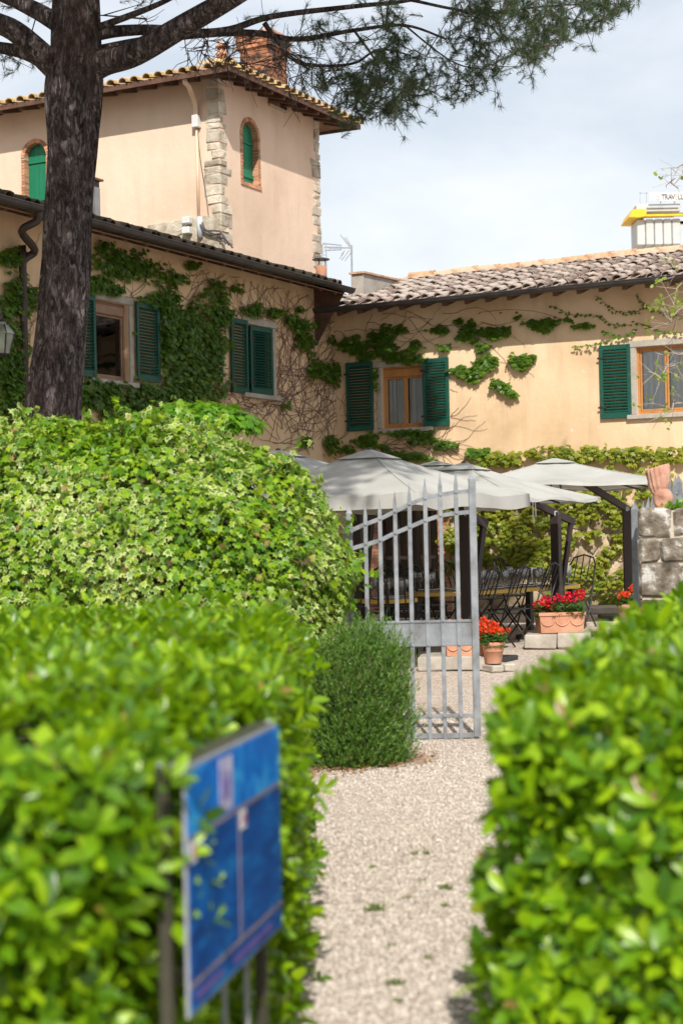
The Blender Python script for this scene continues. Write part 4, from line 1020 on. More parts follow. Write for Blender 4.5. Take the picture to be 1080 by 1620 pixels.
limbs = [
    ([(118, 125, 17), (160, 100, 16.95), (215, 84, 16.8), (300, 35, 16.5), (385, -15, 16.2), (480, -80, 16), (600, -170, 15.8)], .17, .07),
    ([(130, 60, 17.0), (180, 50, 17.3), (245, 47, 17.4), (305, 52, 17.5), (363, 47, 17.6), (430, 26, 17.8), (560, 10, 18.2), (650, 0, 18.5), (780, -30, 18.8)], .075, .014),
    ([(130, 88, 17.1), (200, 72, 17.3), (240, 64, 17.4), (305, 55, 17.6), (400, 52, 17.9), (470, 62, 18.1), (560, 48, 18.3), (640, 40, 18.5), (705, 62, 18.6)], .075, .010),
    ([(130, 52, 17.0), (207, 24, 16.8), (260, 2, 16.6), (320, -30, 16.3)], .045, .02),
    ([(418, 36, 17.75), (443, 71, 17.8), (469, 97, 17.9), (508, 104, 18), (560, 100, 18.2), (600, 78, 18.4), (650, 88, 18.6)], .03, .009),
    ([(560, 48, 18.3), (600, 110, 18.4), (590, 160, 18.5), (575, 190, 18.6)], .016, .007),
    ([(650, 0, 18.5), (760, 20, 18.8), (860, 10, 19.2), (950, 5, 19.6)], .02, .008),
    ([(640, 40, 18.5), (720, 100, 18.8), (790, 110, 19.0)], .012, .006),
    ([(118, 135, 17), (70, 90, 16.9), (25, 50, 16.7), (-25, 25, 16.5), (-120, -40, 16)], .16, .08),
    ([(112, 50, 17), (60, 18, 17.2), (0, -10, 17.4), (-80, -40, 17.6)], .11, .06),
    ([(95, 112, 17), (40, 84, 17.3), (-20, 72, 17.6), (-90, 60, 18)], .09, .045)]
nodes = []
for path, r0, r1 in limbs:
    pts = limb_pts(path); n = len(pts); rad = [r0 + (r1 - r0) * (i / (n - 1)) ** .75 for i in range(n)]
    m = MB(); m.tube([p - PO for p in pts], rad, 12 if r0 > .05 else 7); m.build('branch', M_bark, pine, True); nodes += [tuple(p) for p in pts[3:]]
top = Vector((xx[-1], YP, zz[-1]))
RP = random.Random(3)
for k in range(13):                                  # limbs of the spreading crown above the picture
    a = k * 2 * math.pi / 13 + RP.uniform(-.15, .15); L = RP.uniform(3.6, 5.4)
    s0 = Vector((np.interp(8.0 + .06 * k, zz, xx), YP, 7.9 + .07 * k)); pts = []
    for i in range(9):
        t = i / 8; pts.append(s0 + Vector((math.cos(a) * L * t, math.sin(a) * L * t, 2.1 * t ** .7 + RP.uniform(-.08, .08))))
    if any((lambda q: 0 < q[0] < 1080 and q[1] > -15)(proj(p)) for p in pts[2:]): continue
    m = MB(); m.tube([p - PO for p in pts], [.10 * (1 - .75 * i / 8) for i in range(9)], 8); m.build('branch', M_bark, pine, True); nodes += [tuple(p) for p in pts]
def in_poly(x, y, poly):
    c = np.zeros(len(x), bool)
    for i in range(len(poly)):
        (x1, y1), (x2, y2) = poly[i], poly[i - 1]
        c ^= ((y1 > y) != (y2 > y)) & (x < (x2 - x1) * (y - y1) / (y2 - y1 + 1e-9) + x1)
    return c
def unproj(px, py, Y):
    M3 = np.array(CM.to_3x3()); d = np.stack([(px - 540) / F, (810 - py) / F, -np.ones_like(px)], 1) @ M3.T
    return np.array(CAM)[None] + d * (Y / d[:, 1])[:, None]
green = [(548, 208), (585, 210), (640, 172), (690, 158), (725, 165), (770, 145), (800, 112), (845, 98), (880, 62), (925, 55), (965, 30), (1005, 0), (1010, -28), (600, -28), (610, 60), (560, 120)]
n = 2150; px = rng.uniform(420, 1030, n); py = rng.uniform(-28, 215, n)
ok = in_poly(px, py, green); px, py = px[ok], py[ok]
dens = .26 + .6 * np.clip((px - 560) / 250, 0, 1) - .25 * (py < 0); cl = vnoise(np.stack([px / 40, py / 40, px * 0], 1), 1.0, 2)
ok = rng.random(len(px)) < np.clip(dens + 1.0 * cl - .05, 0.0, 1); px, py = px[ok], py[ok]
Yd = 17.2 + 2.6 * np.clip((px - 430) / 550, 0, 1) + rng.normal(0, .5, len(px))
T1 = unproj(px, py, Yd)
# sparse, mostly bare twigs over the tower
px2, py2 = rng.uniform(400, 640, 130), rng.uniform(20, 205, 130); ok = (py2 < 20 + (px2 - 390) * 1.15) & (py2 < 200); T1b = unproj(px2[ok], py2[ok], 17.5 + rng.random(ok.sum()) * 1.6)
px3 = np.array([18, 30, 10, 115, 128, 105, 60, 5, 240, 225, 232, 3, 48]); py3 = np.array([90, 98, 84, 14, 22, 4, 18, 10, -5, 6, -12, 95, 8]); T1c = unproj(px3.astype(float), py3.astype(float), np.full(len(px3), 18.2))
bare = unproj(rng.uniform(300, 520, 60), rng.uniform(50, 175, 60), 17.6 + rng.random(60)); bx, by, _ = projn(bare); bare = bare[(by < 60 + (bx - 290) * .6)]
bare2 = unproj(np.array([232., 330, 318, 300, 340, 365, 372]), np.array([30., 92, 80, 96, 105, 88, 70]), np.full(7, 17.6)); bare = np.concatenate([bare, bare2])
# the crown above
n = 11000; a = rng.uniform(0, 2 * np.pi, n); r = 6.7 * np.sqrt(rng.random(n)); X = -2.8 + r * np.cos(a) * np.where(np.cos(a) > 0, .72, 1.0); Y = YP - 1.8 + r * np.sin(a) * np.where(np.sin(a) > 0, 1.05, 1.1)
Zc = 8.9 + 2.0 * (1 - (r / 6.7) ** 2) + rng.normal(0, .35, n) - .2
n2 = 3600; a2 = rng.uniform(0, 2 * np.pi, n2); r2 = np.sqrt(rng.random(n2)); X2 = -.45 + 2.25 * r2 * np.cos(a2); Y2_ = 21.1 + 1.9 * r2 * np.sin(a2); Z2 = 9.45 + .5 * rng.random(n2) + .12 * np.clip(Y2_ - 21.5, 0, 2)  # unseen crown lobe added above the frame to shade the house walls
T2 = np.concatenate([np.stack([X2, Y2_, Z2], 1), np.stack([X, Y, Zc], 1)], 0); qx, qy, qz = projn(T2); ok = ~((qx > -40) & (qx < 1120) & (qy > -25)); T2 = T2[ok][:10500]
targets = [(t, 1) for t in T1] + [(t, 1) for t in T1b] + [(t, 1) for t in T1c] + [(t, 0) for t in bare] + [(t, 2) for t in T2]
nd = np.zeros((60000, 3)); nn = len(nodes); nd[:nn] = np.array(nodes); root = np.array([xx[7], YP, 7.0])
targets.sort(key=lambda q: np.linalg.norm(q[0] - root))
tw_ = MB(); tipP, tipD, tipK = [], [], []
for t, kind in targets:
    d = nd[:nn] - t; d2 = (d * d).sum(1); j = int(d2.argmin()); s = nd[j].copy(); L = math.sqrt(d2[j])
    if L < .04: continue
    mid = (s + t) / 2 + rng.normal(0, .08 * min(L, 1.5), 3) + np.array([0, 0, -.10 * min(L, 1.2)])
    m2 = .25 * s + .5 * mid + .25 * t
    rr = min(.004 + .006 * L, .014)
    if kind != 2 or L > .35:
        tw_.tube([s - np.array(PO), m2 - np.array(PO), t - np.array(PO)], [rr, rr * .8, .003], 4, False)
        st = max(2, int(L / .2))
        for i in range(1, st):
            u = i / st; nd[nn] = (1 - u) ** 2 * s + 2 * u * (1 - u) * (2 * m2 - .5 * s - .5 * t) + u * u * t; nn += 1
    nd[nn] = t; nn += 1
    if kind == 0:                                    # bare forked twig
        for _ in range(5):
            e = t + nrm((t - s + rng.normal(0, .5, 3) * L + np.array([0, 0, -.25 * L]))[None])[0] * rng.uniform(.12, .4); b_ = s + (t - s) * rng.uniform(.35, 1)
            tw_.tube([b_ - np.array(PO), (b_ + e) / 2 + rng.normal(0, .03, 3) - np.array(PO), e - np.array(PO)], [.005, .004, .0025], 3, False)
    else:
        dr = nrm((t - s + np.array([0, 0, .25 * L]))[None])[0]; tipP.append(t); tipD.append(dr); tipK.append(kind)
        for _ in range(2 if kind == 1 else 1):
            q = t + rng.normal(0, .095, 3); tipP.append(q); tipD.append(nrm((dr + rng.normal(0, .5, 3))[None])[0]); tipK.append(kind)
            if kind == 1: tw_.tube([t - np.array(PO), q - np.array(PO)], [.004, .003], 3, False)
tw_.build('twigs', M_pinetwig, pine, True, 'stuff')
tipP, tipD, tipK = np.array(tipP), np.array(tipD), np.array(tipK)
nv, nvv = [], []
for kind, cnt, ln, wd in ((1, 40, .095, .0052), (2, 46, .19, .013)):
    P, D = tipP[tipK == kind], tipD[tipK == kind]; N = len(P)
    a = nrm(np.cross(D, rng.normal(size=(N, 3)))); b = np.cross(D, a)
    ang = rng.uniform(0, 6.28, (N, cnt, 1)); el = rng.uniform(.15, 1.25, (N, cnt, 1))
    dv = D[:, None] * np.cos(el) + (a[:, None] * np.cos(ang) + b[:, None] * np.sin(ang)) * np.sin(el)
    st = P[:, None] - D[:, None] * rng.uniform(0, .13, (N, cnt, 1)); en = st + dv * ln * rng.uniform(.7, 1.15, (N, cnt, 1)) - np.array([0, 0, .012])
    sd = np.cross(dv, rng.normal(size=(N, cnt, 3))); sd = sd / np.linalg.norm(sd, axis=2, keepdims=True) * wd
    nv.append(np.stack([st - sd * .5, st + sd * .5, en], 2).reshape(-1, 3))
nv = np.concatenate(nv) - np.array(PO)
link('crown', np_mesh('crown', nv, np.arange(len(nv)).reshape(-1, 3), M_needle), pine)

# ---------- clipped hedges
def poly_area_pts(poly, n, rng):
    P = np.array(poly); lo, hi = P.min(0), P.max(0); out = np.zeros((0, 2))
    while len(out) < n:
        q = rng.uniform(lo, hi, (n, 2)); out = np.concatenate([out, q[in_poly(q[:, 0], q[:, 1], poly)]])
    return out[:n]
def edge_dist(q, poly):
    d = np.full(len(q), 1e9)
    for i in range(len(poly)):
        a, b = np.array(poly[i]), np.array(poly[(i + 1) % len(poly)]); ab = b - a; t = np.clip(((q - a) @ ab) / (ab @ ab), 0, 1); d = np.minimum(d, np.linalg.norm(q - a - t[:, None] * ab, axis=1))
    return d
def hedge(name, label, poly, edges, ztop, dens, lsize, seed, group):
    rng = np.random.default_rng(seed)
    cen = np.mean(np.array(poly), 0); root = empty(name, (cen[0], cen[1], 0)); tag(root, label, 'hedge', group)
    ar = abs(sum(poly[i][0] * poly[(i + 1) % len(poly)][1] - poly[(i + 1) % len(poly)][0] * poly[i][1] for i in range(len(poly)))) / 2
    C, D, K = [], [], []
    n = int(ar * dens); q = poly_area_pts(poly, n, rng); ed = edge_dist(q, poly)
    z = ztop - .10 * np.exp(-ed / .07); depth = rng.exponential(.035, n); P = np.stack([q[:, 0], q[:, 1], z], 1)
    P[:, 2] += .05 * vnoise(P, 5, seed) + .04 * vnoise(P, 13, seed + 1) - depth + rng.exponential(.022, n); C.append(P); K.append(depth)
    D.append(np.stack([rng.normal(0, .35, n), rng.normal(0, .35, n), np.ones(n)], 1))
    for e in edges:
        a, b = np.array(poly[e]), np.array(poly[(e + 1) % len(poly)]); t = b - a; L = np.linalg.norm(t); t /= L; nr_ = np.array([t[1], -t[0]])
        n = int(L * ztop * dens * 1.3); u = rng.uniform(0, L, n); z = rng.uniform(.0, ztop - .04, n); depth = rng.exponential(.085, n)
        xy = a + u[:, None] * t; P = np.stack([xy[:, 0], xy[:, 1], z], 1)
        off = .06 * vnoise(P, 5, seed + 2) + .05 * vnoise(P, 14, seed + 3) - depth + rng.exponential(.02, n) - .05 * np.exp(-(ztop - z) / .08); P[:, :2] += off[:, None] * nr_
        C.append(P); K.append(depth); D.append(np.concatenate([nr_[None] + rng.normal(0, .4, (n, 2)), (.55 + rng.normal(0, .35, n))[:, None]], 1))
    C, D, K = np.concatenate(C), np.concatenate(D), np.concatenate(K)
    far = C[:, 1]; keep = rng.random(len(C)) < np.clip(1.15 - (far - 5) * .07, .5, 1); C, D, K = C[keep], D[keep], K[keep]
    sz = lsize * rng.uniform(.8, 1.2, len(C))
    P, T, U, S = rosettes(C, D, np.full(len(C), .035), sz, rng, 7); K7 = np.tile(K, 7)
    px, py, dz = projn(P); vis = (px > 10) & (px < 1070) & (py > 930) & (py < 1610) & (K7 < .02)
    score = np.where(vis, S / dz * (1 + .25 * rng.random(len(S))), 0); pick = np.argsort(-score)[:300]; rest = np.ones(len(P), bool); rest[pick] = False
    o3 = np.array([cen[0], cen[1], 0])
    V, Fc = leaves(P[rest] - o3, T[rest], U[rest], S[rest], T_OVAL_V, T_OVAL_F)
    link('foliage', np_mesh('foliage', V, Fc, M_hedge, smooth=True), root, None, 'stuff')
    leaf_objs(root, P[pick] - o3, T[pick], U[pick], S[pick], np_mesh('leaf', T_OVAL_V, T_OVAL_F, M_hedge, smooth=True))
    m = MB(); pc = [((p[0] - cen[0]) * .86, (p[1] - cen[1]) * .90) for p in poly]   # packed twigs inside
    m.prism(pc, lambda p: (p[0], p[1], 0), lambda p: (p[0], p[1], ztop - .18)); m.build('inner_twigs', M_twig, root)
    return root
hedge('clipped_hedge', 'clipped evergreen hedge behind the blue sign', [(-3.0, 2.95), (-.51, 3.60), (-.325, 4.66), (-.22, 4.95), (-.29, 8.9), (-3.4, 8.9)], (0, 1, 2, 3), 1.2, 350, .078, 41, 'clipped hedges flanking the path')
hedge('clipped_hedge', 'clipped evergreen hedge on the side of the path away from the sign', [(.385, 4.2), (2.2, 3.5), (4.2, 9.8), (2.05, 10.4)], (0, 3), 1.19, 340, .083, 43, 'clipped hedges flanking the path')

# ---------- variegated ivy mound
def blob_leaves(cen, rad, n, rng, power=2.6, zmin=.0, noise_amp=.07, seed=1):
    d = nrm(rng.normal(size=(n * 2, 3))); d = d[(d[:, 2] > -.25) & (d[:, 1] < .55)][:n]
    k = (np.abs(d[:, 0]) ** power + np.abs(d[:, 1]) ** power + np.abs(d[:, 2]) ** power) ** (-1 / power)
    s = d * k[:, None]; dep = rng.exponential(.035, len(s))
    q = s * (1 - dep)[:, None] * np.array(rad); nn_ = nrm(np.sign(s) * np.abs(s) ** (power - 1) / np.array(rad))
    q += nn_ * (noise_amp * vnoise(q, 4.0, seed) + noise_amp * .7 * vnoise(q, 9, seed + 5))[:, None]; P = q + np.array(cen)
    ok = P[:, 2] > zmin; return P[ok], nn_[ok], dep[ok]
bc = Vector((-1.72, 13.2, 0)); bush = empty('ivy_mound', bc); tag(bush, 'large rounded mound of cream and green variegated ivy behind the hedge', 'bush')
zt = at(250, 655, 12.6).z
P, Nn, dep = blob_leaves((bc.x, bc.y, 1.1), (1.64, 1.35, zt - 1.20), 32000, np.random.default_rng(6), 2.65, .1, .10, 3)
hol = vnoise(P, 6.5, 23) + .6 * vnoise(P, 12, 24); rk = np.random.default_rng(2); kp = (hol > -.75) | (rk.random(len(P)) < .34); P, Nn, dep = P[kp], Nn[kp], dep[kp]
P += Nn * (.075 * vnoise(P, 1.9, 17))[:, None]
P[:, 2] -= .10 * np.clip(-(P[:, 0] - bc.x + .6), 0, 1)
r6 = np.random.default_rng(8); n = len(P)
tip = Nn * .35 + np.array([0, 0, -.75]) + r6.normal(0, .5, (n, 3)); up = Nn + r6.normal(0, .42, (n, 3)) + np.array([0, 0, .35]); S = r6.uniform(.040, .080, n)
shp = r6.random(n) < .03
ns = 70; kk = r6.choice(np.nonzero((dep < .02) & (P[:, 1] < bc.y + .3))[0], ns)           # stray shoots
for q in kk:
    L_ = r6.uniform(.10, .26); dd_ = nrm((Nn[q] * .8 + np.array([0, 0, .6]) + r6.normal(0, .35, 3))[None])[0]; j = r6.choice(n, 13, replace=False); t_ = np.linspace(.1, 1, 13)[:, None]
    P[j] = P[q] + dd_ * L_ * t_ + np.array([0, 0, -.12]) * L_ * t_ ** 2 + r6.normal(0, .012, (13, 3)); dep[j] = .05
P[shp] += Nn[shp] * r6.uniform(.03, .12, (shp.sum(), 1))
px, py, dz = projn(P); vis = (px > 5) & (px < 575) & (py > 640) & (py < 950) & (dep < .02) & (P[:, 1] < bc.y)
pick = np.argsort(-np.where(vis, S * (1 + .3 * r6.random(n)), 0))[:300]; rest = np.ones(n, bool); rest[pick] = False
o3 = np.array(bc); V, Fc = leaves(P[rest] - o3, tip[rest], up[rest], S[rest], T_IVY_V, T_IVY_F)
link('foliage', np_mesh('foliage', V, Fc, M_varieg, {'edge': np.tile(T_IVY_E, rest.sum())}), bush, None, 'stuff')
leaf_objs(bush, P[pick] - o3, tip[pick], up[pick], S[pick], np_mesh('leaf', T_IVY_V, T_IVY_F, M_varieg, {'edge': T_IVY_E}))
m = MB(); pr = []
for k in range(13):
    t = k / 12; zc_ = t * (zt - .12); rr = (1 - (abs(zc_ - 1.1) / (zt - 1.0)) ** 2.7) ** (1 / 2.7) if zc_ > 1.1 else 1.0; pr.append((max(rr, .02), zc_))
m.lathe(pr, 28); m.v = [(v[0] * 1.38, v[1] * 1.12, v[2] * .86) for v in m.v]; m.build('stems', M_twig, bush, True)
# ---------- plain green creeper spilling over its top
cc = at(300, 672, 14.1); mound = empty('creeper_bush', (cc.x, cc.y, 0)); tag(mound, 'bright green creeper heaped behind the top of the variegated mound', 'creeper')
rg = np.random.default_rng(9); n = 3000; d = nrm(rg.normal(size=(n, 3))); d = d[(d[:, 2] > -.3) & (d[:, 1] < .5)]
P = d * np.array([.56, .4, .17]) * (1 + .12 * vnoise(d, 5, 2))[:, None] * rg.uniform(.75, 1.05, (len(d), 1)) + np.array([0, 0, cc.z]); n = len(P)
Pl = np.concatenate([P[:, :1] + 0, P[:, 1:2], P[:, 2:]], 1)
tip = d * .5 + np.array([0, -.2, -.7]) + rg.normal(0, .3, (n, 3)); up = d + np.array([0, 0, .6]) + rg.normal(0, .25, (n, 3))
V, Fc = leaves(Pl, tip, up, rg.uniform(.06, .11, n), T_CRP_V, T_CRP_F); link('foliage', np_mesh('foliage', V, Fc, M_fresh), mound, None, 'stuff')
m = MB()
for k in range(9): a = k * .7; m.tube([(.10 * math.cos(a), .08 * math.sin(a), 0), (.25 * math.cos(a), .2 * math.sin(a), cc.z * .6), (.38 * math.cos(a), .3 * math.sin(a), cc.z + .02)], [.02, .014, .006], 6)
m.build('stem', M_vine, mound, True)

# ---------- rosemary
rc = at(556, 1215, 11.5); ros = empty('rosemary_bush', (rc.x, rc.y + .35, 0)); tag(ros, 'dark green needle-leaved rosemary bush in front of the steel gate', 'bush')
r7 = np.random.default_rng(10); n = 4200
d = nrm(r7.normal(size=(n, 3))); d[:, 2] = np.abs(d[:, 2]); zt = at(590, 985, 11.6).z
k = (np.abs(d[:, 0]) ** 2.0 + np.abs(d[:, 1]) ** 2.0 + np.abs(d[:, 2]) ** 2.0) ** (-1 / 2.0)
q = d * k[:, None] * np.array([.45, .42, zt - .0]) * r7.uniform(.60, 1.0, (n, 1)); q[:, 2] += .10 * vnoise(q * np.array([1, 1, 0]), 9, 8) * (q[:, 2] / zt); q += d * (.085 * vnoise(q, 7, 2) + .04 * vnoise(q, 16, 5))[:, None]
dr = nrm(d * np.array([.75, .75, .2]) + np.array([0, 0, 1.0]) + r7.normal(0, .25, (n, 3)))
cnt = 34; L = r7.uniform(.13, .32, (n, 1, 1)); u = r7.random((n, cnt, 1)); st = q[:, None] + dr[:, None] * (u - .55) * L
a = nrm(np.cross(dr, r7.normal(size=(n, 3)))); b = np.cross(dr, a); ang = r7.uniform(0, 6.28, (n, cnt, 1)); el = r7.uniform(.35, .95, (n, cnt, 1))
dv = dr[:, None] * np.cos(el) + (a[:, None] * np.cos(ang) + b[:, None] * np.sin(ang)) * np.sin(el); en = st + dv * r7.uniform(.022, .036, (n, cnt, 1))
sd = np.cross(dv, r7.normal(size=(n, cnt, 3))); sd = sd / np.linalg.norm(sd, axis=2, keepdims=True) * .0036
V = np.stack([st - sd, st + sd, en], 2).reshape(-1, 3); V[:, 2] = np.maximum(V[:, 2], .005)
link('foliage', np_mesh('foliage', V, np.arange(len(V)).reshape(-1, 3), M_rosem), ros, None, 'stuff')
m = MB()
for k in range(14): aa = k * 2.4; rr = .05 + .02 * k; m.tube([(0.02 * math.cos(aa), .02 * math.sin(aa), 0), (rr * math.cos(aa), rr * math.sin(aa), .35), (rr * 1.3 * math.cos(aa), rr * 1.3 * math.sin(aa), .8)], [.012, .008, .004], 5)
m.lathe([(.15, .02), (.26, .15), (.27, .5), (.18, .75), (.05, .82)], 16); m.build('stems', M_twig, ros, True)

# ---------- creepers on the walls
HMn = np.array(HM); HIn = np.array(HI)
def wall_pts(px, py, wall, off):
    M3 = np.array(CM.to_3x3()); d = np.stack([(px - 540) / F, (810 - py) / F, -np.ones_like(px)], 1) @ M3.T @ HIn[:3, :3].T; o = np.array(HI @ CAM)
    ax = 0 if wall == 'L' else 1; t = (off - o[ax]) / d[:, ax]; return o[None] + d * t[:, None]
def creeper(label, wall, blobs, mat, vines, seed, size=(.07, .12), lines=(), avoid=(), vr=.0042, loose=.10):
    """blobs in picture coordinates fix where on the wall (house frame) the leaves grow"""
    rg = np.random.default_rng(seed); root = empty('wall_creeper', mat4=HM); tag(root, label, 'creeper', 'creepers on the farmhouse walls')
    sgn = 1.0 if wall == 'L' else -1.0; ax = 0 if wall == 'L' else 1; out = np.zeros(3); out[ax] = sgn; Ps = []
    for bl in blobs:
        x, y, rx, ry, n = bl; a = rg.uniform(0, 6.28, n); r = np.sqrt(rg.random(n)) * (1 + .28 * np.sin(a * 3 + x) + .18 * np.sin(a * 7 + y)) + rg.normal(0, .05, n)
        Ps.append(wall_pts(x + rx * r * np.cos(a), y + ry * r * np.sin(a), wall, 0.0))
    Sm = [rg.uniform(*size, sum(len(p) for p in Ps))] if Ps else []
    for pts, n, s in lines:
        pts = np.array(pts, float); seg = np.r_[0, np.cumsum(np.linalg.norm(np.diff(pts, axis=0), axis=1))]; t = np.linspace(0, seg[-1], n) + rg.normal(0, 1.2, n)
        Ps.append(wall_pts(np.interp(t, seg, pts[:, 0]) + rg.normal(0, 1.6, n), np.interp(t, seg, pts[:, 1]) + rg.normal(0, 1.6, n), wall, 0.0)); Sm.append(s * rg.uniform(.75, 1.2, n))
    P = np.concatenate(Ps); S = np.concatenate(Sm); n = len(P)
    u = P[:, 1 if wall == 'L' else 0]; keep = np.ones(n, bool)
    for (a, b, c, d) in avoid: keep &= ~((u > a) & (u < b) & (P[:, 2] > c) & (P[:, 2] < d))
    P, S = P[keep], S[keep]; n = len(P); P[:, ax] = sgn * (.02 + rg.random(n) * loose)
    tip = out * rg.uniform(.15, .8, (n, 1)) + np.array([0, 0, -.8]) + rg.normal(0, .32, (n, 3)); up = out + np.array([0, 0, .7]) + rg.normal(0, .3, (n, 3))
    V, Fc = leaves(P, tip, up, S, T_CRP_V, T_CRP_F); link('foliage', np_mesh('foliage', V, Fc, mat), root, None, 'stuff')
    m = MB(); R = random.Random(seed)
    for (x0, x1, y0, y1, cnt, steps, dx, dy) in vines:
        for _ in range(cnt):
            x, y = R.uniform(x0, x1), R.uniform(y0, y1); vx, vy = dx + R.uniform(-1, 1), dy + R.uniform(-1, 1); L = []
            for k in range(R.randint(steps // 2, steps)):
                L.append((x, y)); x += vx * 6; y += vy * 6; vx += R.uniform(-.45, .45); vy += R.uniform(-.45, .45); s_ = math.hypot(vx, vy); vx /= s_; vy /= s_; vx += dx * .12; vy += dy * .12
            L = np.array(L); W = wall_pts(L[:, 0], L[:, 1], wall, 0.0); uu = W[:, 1 if wall == 'L' else 0]
            good = np.ones(len(W), bool)
            for (a, b, c, d) in avoid: good &= ~((uu > a) & (uu < b) & (W[:, 2] > c) & (W[:, 2] < d))
            W[:, ax] = sgn * .012; run = []
            for gk, w in zip(good, W):
                if gk and .1 < w[2] < (zeL if wall == 'L' else zeR) - .05: run.append(w)
                else:
                    if len(run) > 2: m.tube(run, [vr * (1 - .5 * i / len(run)) for i in range(len(run))], 4, False)
                    run = []
            if len(run) > 2: m.tube(run, [vr * (1 - .5 * i / len(run)) for i in range(len(run))], 4, False)
    for pts, n, s in lines:
        pts = np.array(pts, float); tt = np.linspace(0, 1, 12); sg = np.linspace(0, 1, len(pts)); W = wall_pts(np.interp(tt, sg, pts[:, 0]), np.interp(tt, sg, pts[:, 1]), wall, 0.0); W[:, ax] = sgn * .01; m.tube(list(W), vr * .7, 4, False)
    m.build('stems', M_vine, root, True); return root
avL = [(w1u0 - .08, w1u1 + .08, w1z0 - .02, w1z1 + .1), (w2u0 - .05, w2u1 + .08, w2z0 - .05, w2z1 + .1), (onL(212, 540)[0], onL(248, 540)[0], onL(230, 604)[1], onL(230, 481)[1]), (onL(362, 565)[0], onL(388, 565)[0], onL(375, 622)[1], onL(375, 505)[1])]
Lb = [(10, 405, 22, 18, 130), (25, 470, 32, 30, 330), (12, 590, 30, 90, 900), (25, 660, 30, 50, 350), (150, 452, 26, 14, 190), (178, 458, 10, 8, 70), (180, 415, 38, 22, 330), (222, 425, 26, 18, 170), (160, 390, 14, 10, 60),
      (265, 440, 26, 14, 120), (250, 475, 34, 18, 300), (300, 520, 60, 48, 1500), (270, 580, 38, 60, 800), (320, 590, 34, 50, 600), (180, 630, 70, 34, 1150), (150, 610, 25, 20, 200), (275, 640, 40, 25, 350), (240, 670, 60, 20, 300),
      (346, 466, 8, 16, 70), (350, 500, 12, 22, 110), (335, 450, 10, 8, 40), (394, 490, 17, 10, 110), (430, 494, 14, 7, 80), (455, 505, 10, 7, 45), (467, 512, 14, 13, 120), (477, 536, 14, 22, 190), (503, 510, 8, 10, 55), (498, 582, 17, 14, 150), (520, 590, 13, 18, 150), (518, 536, 5, 6, 25),
      (477, 698, 9, 8, 45), (518, 702, 10, 16, 100), (300, 420, 10, 7, 40), (370, 455, 9, 6, 30), (470, 488, 6, 6, 25), (445, 640, 8, 5, 15)]
vinL = [(200, 350, 640, 690, 22, 46, .3, -1), (340, 540, 620, 720, 84, 46, .15, -.8), (340, 540, 460, 660, 84, 30, .2, -.5), (0, 140, 600, 660, 30, 46, .1, -1), (140, 380, 400, 480, 34, 26, .5, -.3), (420, 535, 560, 700, 55, 26, -.2, -.5)]
creeper('dark green creeper and bare stems over the shaded wall behind the pine', 'L', Lb, M_creeper, vinL, 51, avoid=avL)
avR = [(mu0 - .05, mu1 + .0, mz0 - .03, mz1 + .02), (ru0 - .1, ru1 + .1, rz0 - .1, rz1 + .12), (onR(671, 630)[0], onR(712, 630)[0], onR(691, 675)[1], onR(691, 567)[1]), (onR(950, 600)[0], onR(998, 600)[0], onR(974, 662)[1], onR(974, 546)[1]), (onR(556, 630)[0], onR(590, 630)[0], onR(571, 682)[1], onR(571, 580)[1])]
Rb = [(558, 544, 20, 13, 150), (608, 540, 24, 24, 330), (640, 564, 36, 9, 180), (580, 560, 14, 8, 60), (600, 600, 6, 20, 70), (697, 521, 15, 6, 60), (727, 507, 6, 5, 25), (741, 527, 14, 13, 130), (783, 524, 26, 9, 170), (702, 549, 10, 5, 35), (763, 548, 10, 7, 50), (858, 513, 23, 10, 190), (924, 514, 16, 4, 55),
      (772, 571, 17, 10, 130), (745, 588, 27, 12, 230), (826, 570, 18, 12, 180), (799, 612, 9, 8, 70), (812, 622, 9, 6, 50), (786, 606, 8, 6, 50), (748, 515, 6, 12, 40), (820, 500, 5, 3, 10), (900, 505, 6, 3, 8), (635, 520, 10, 6, 35), (660, 545, 12, 6, 40),
      (644, 683, 36, 5, 130), (672, 694, 20, 7, 110), (705, 702, 18, 6, 90), (583, 696, 18, 11, 130), (553, 710, 11, 7, 50), (612, 706, 8, 4, 25), (628, 718, 26, 6, 80), (660, 722, 22, 6, 70), (757, 716, 17, 9, 110), (790, 725, 16, 7, 70)]
def zl(pts): return [(760 + x / 3.375, 380 + y / 3.375) for x, y in pts]
Rl = [(zl([(380, 350), (480, 400), (640, 400), (690, 450), (800, 455)]), 46, .06), (zl([(620, 300), (710, 375), (780, 390), (850, 380), (880, 345)]), 34, .06), (zl([(830, 440), (900, 460), (960, 490), (1080, 495)]), 30, .06),
      (zl([(650, 490), (700, 500), (720, 520), (770, 515), (840, 475)]), 26, .07), (zl([(500, 568), (600, 560), (690, 540)]), 26, .055), (zl([(830, 300), (880, 345), (950, 385), (1080, 410)]), 30, .055),
      (zl([(0, 385), (150, 370), (300, 380), (500, 440)]), 6, .06), (zl([(60, 570), (130, 640), (160, 740)]), 4, .05)]
vinR = [(535, 620, 640, 730, 22, 26, .3, -.6), (535, 640, 480, 560, 16, 24, .8, .1), (600, 800, 490, 520, 8, 22, 1, .05), (560, 700, 685, 715, 34, 18, 1, .1)]
creeper('patches of creeper trailing across the sunlit upper wall between the two windows', 'R', Rb, M_creeper, vinR, 52, avoid=avR, lines=Rl, loose=.08, vr=.0042)
low = []
rg = random.Random(6)
for k in range(120):
    x = rg.uniform(760, 1085); low.append((x, 716 + rg.uniform(-8, 12) + max(0, (860 - x)) * .10, rg.uniform(5, 10), rg.uniform(3, 6), rg.randint(6, 12)))
for k in range(95): low.append((rg.uniform(905, 1085), 722 + 112 * rg.random(), rg.uniform(4, 9), rg.uniform(3, 6), rg.randint(5, 11)))
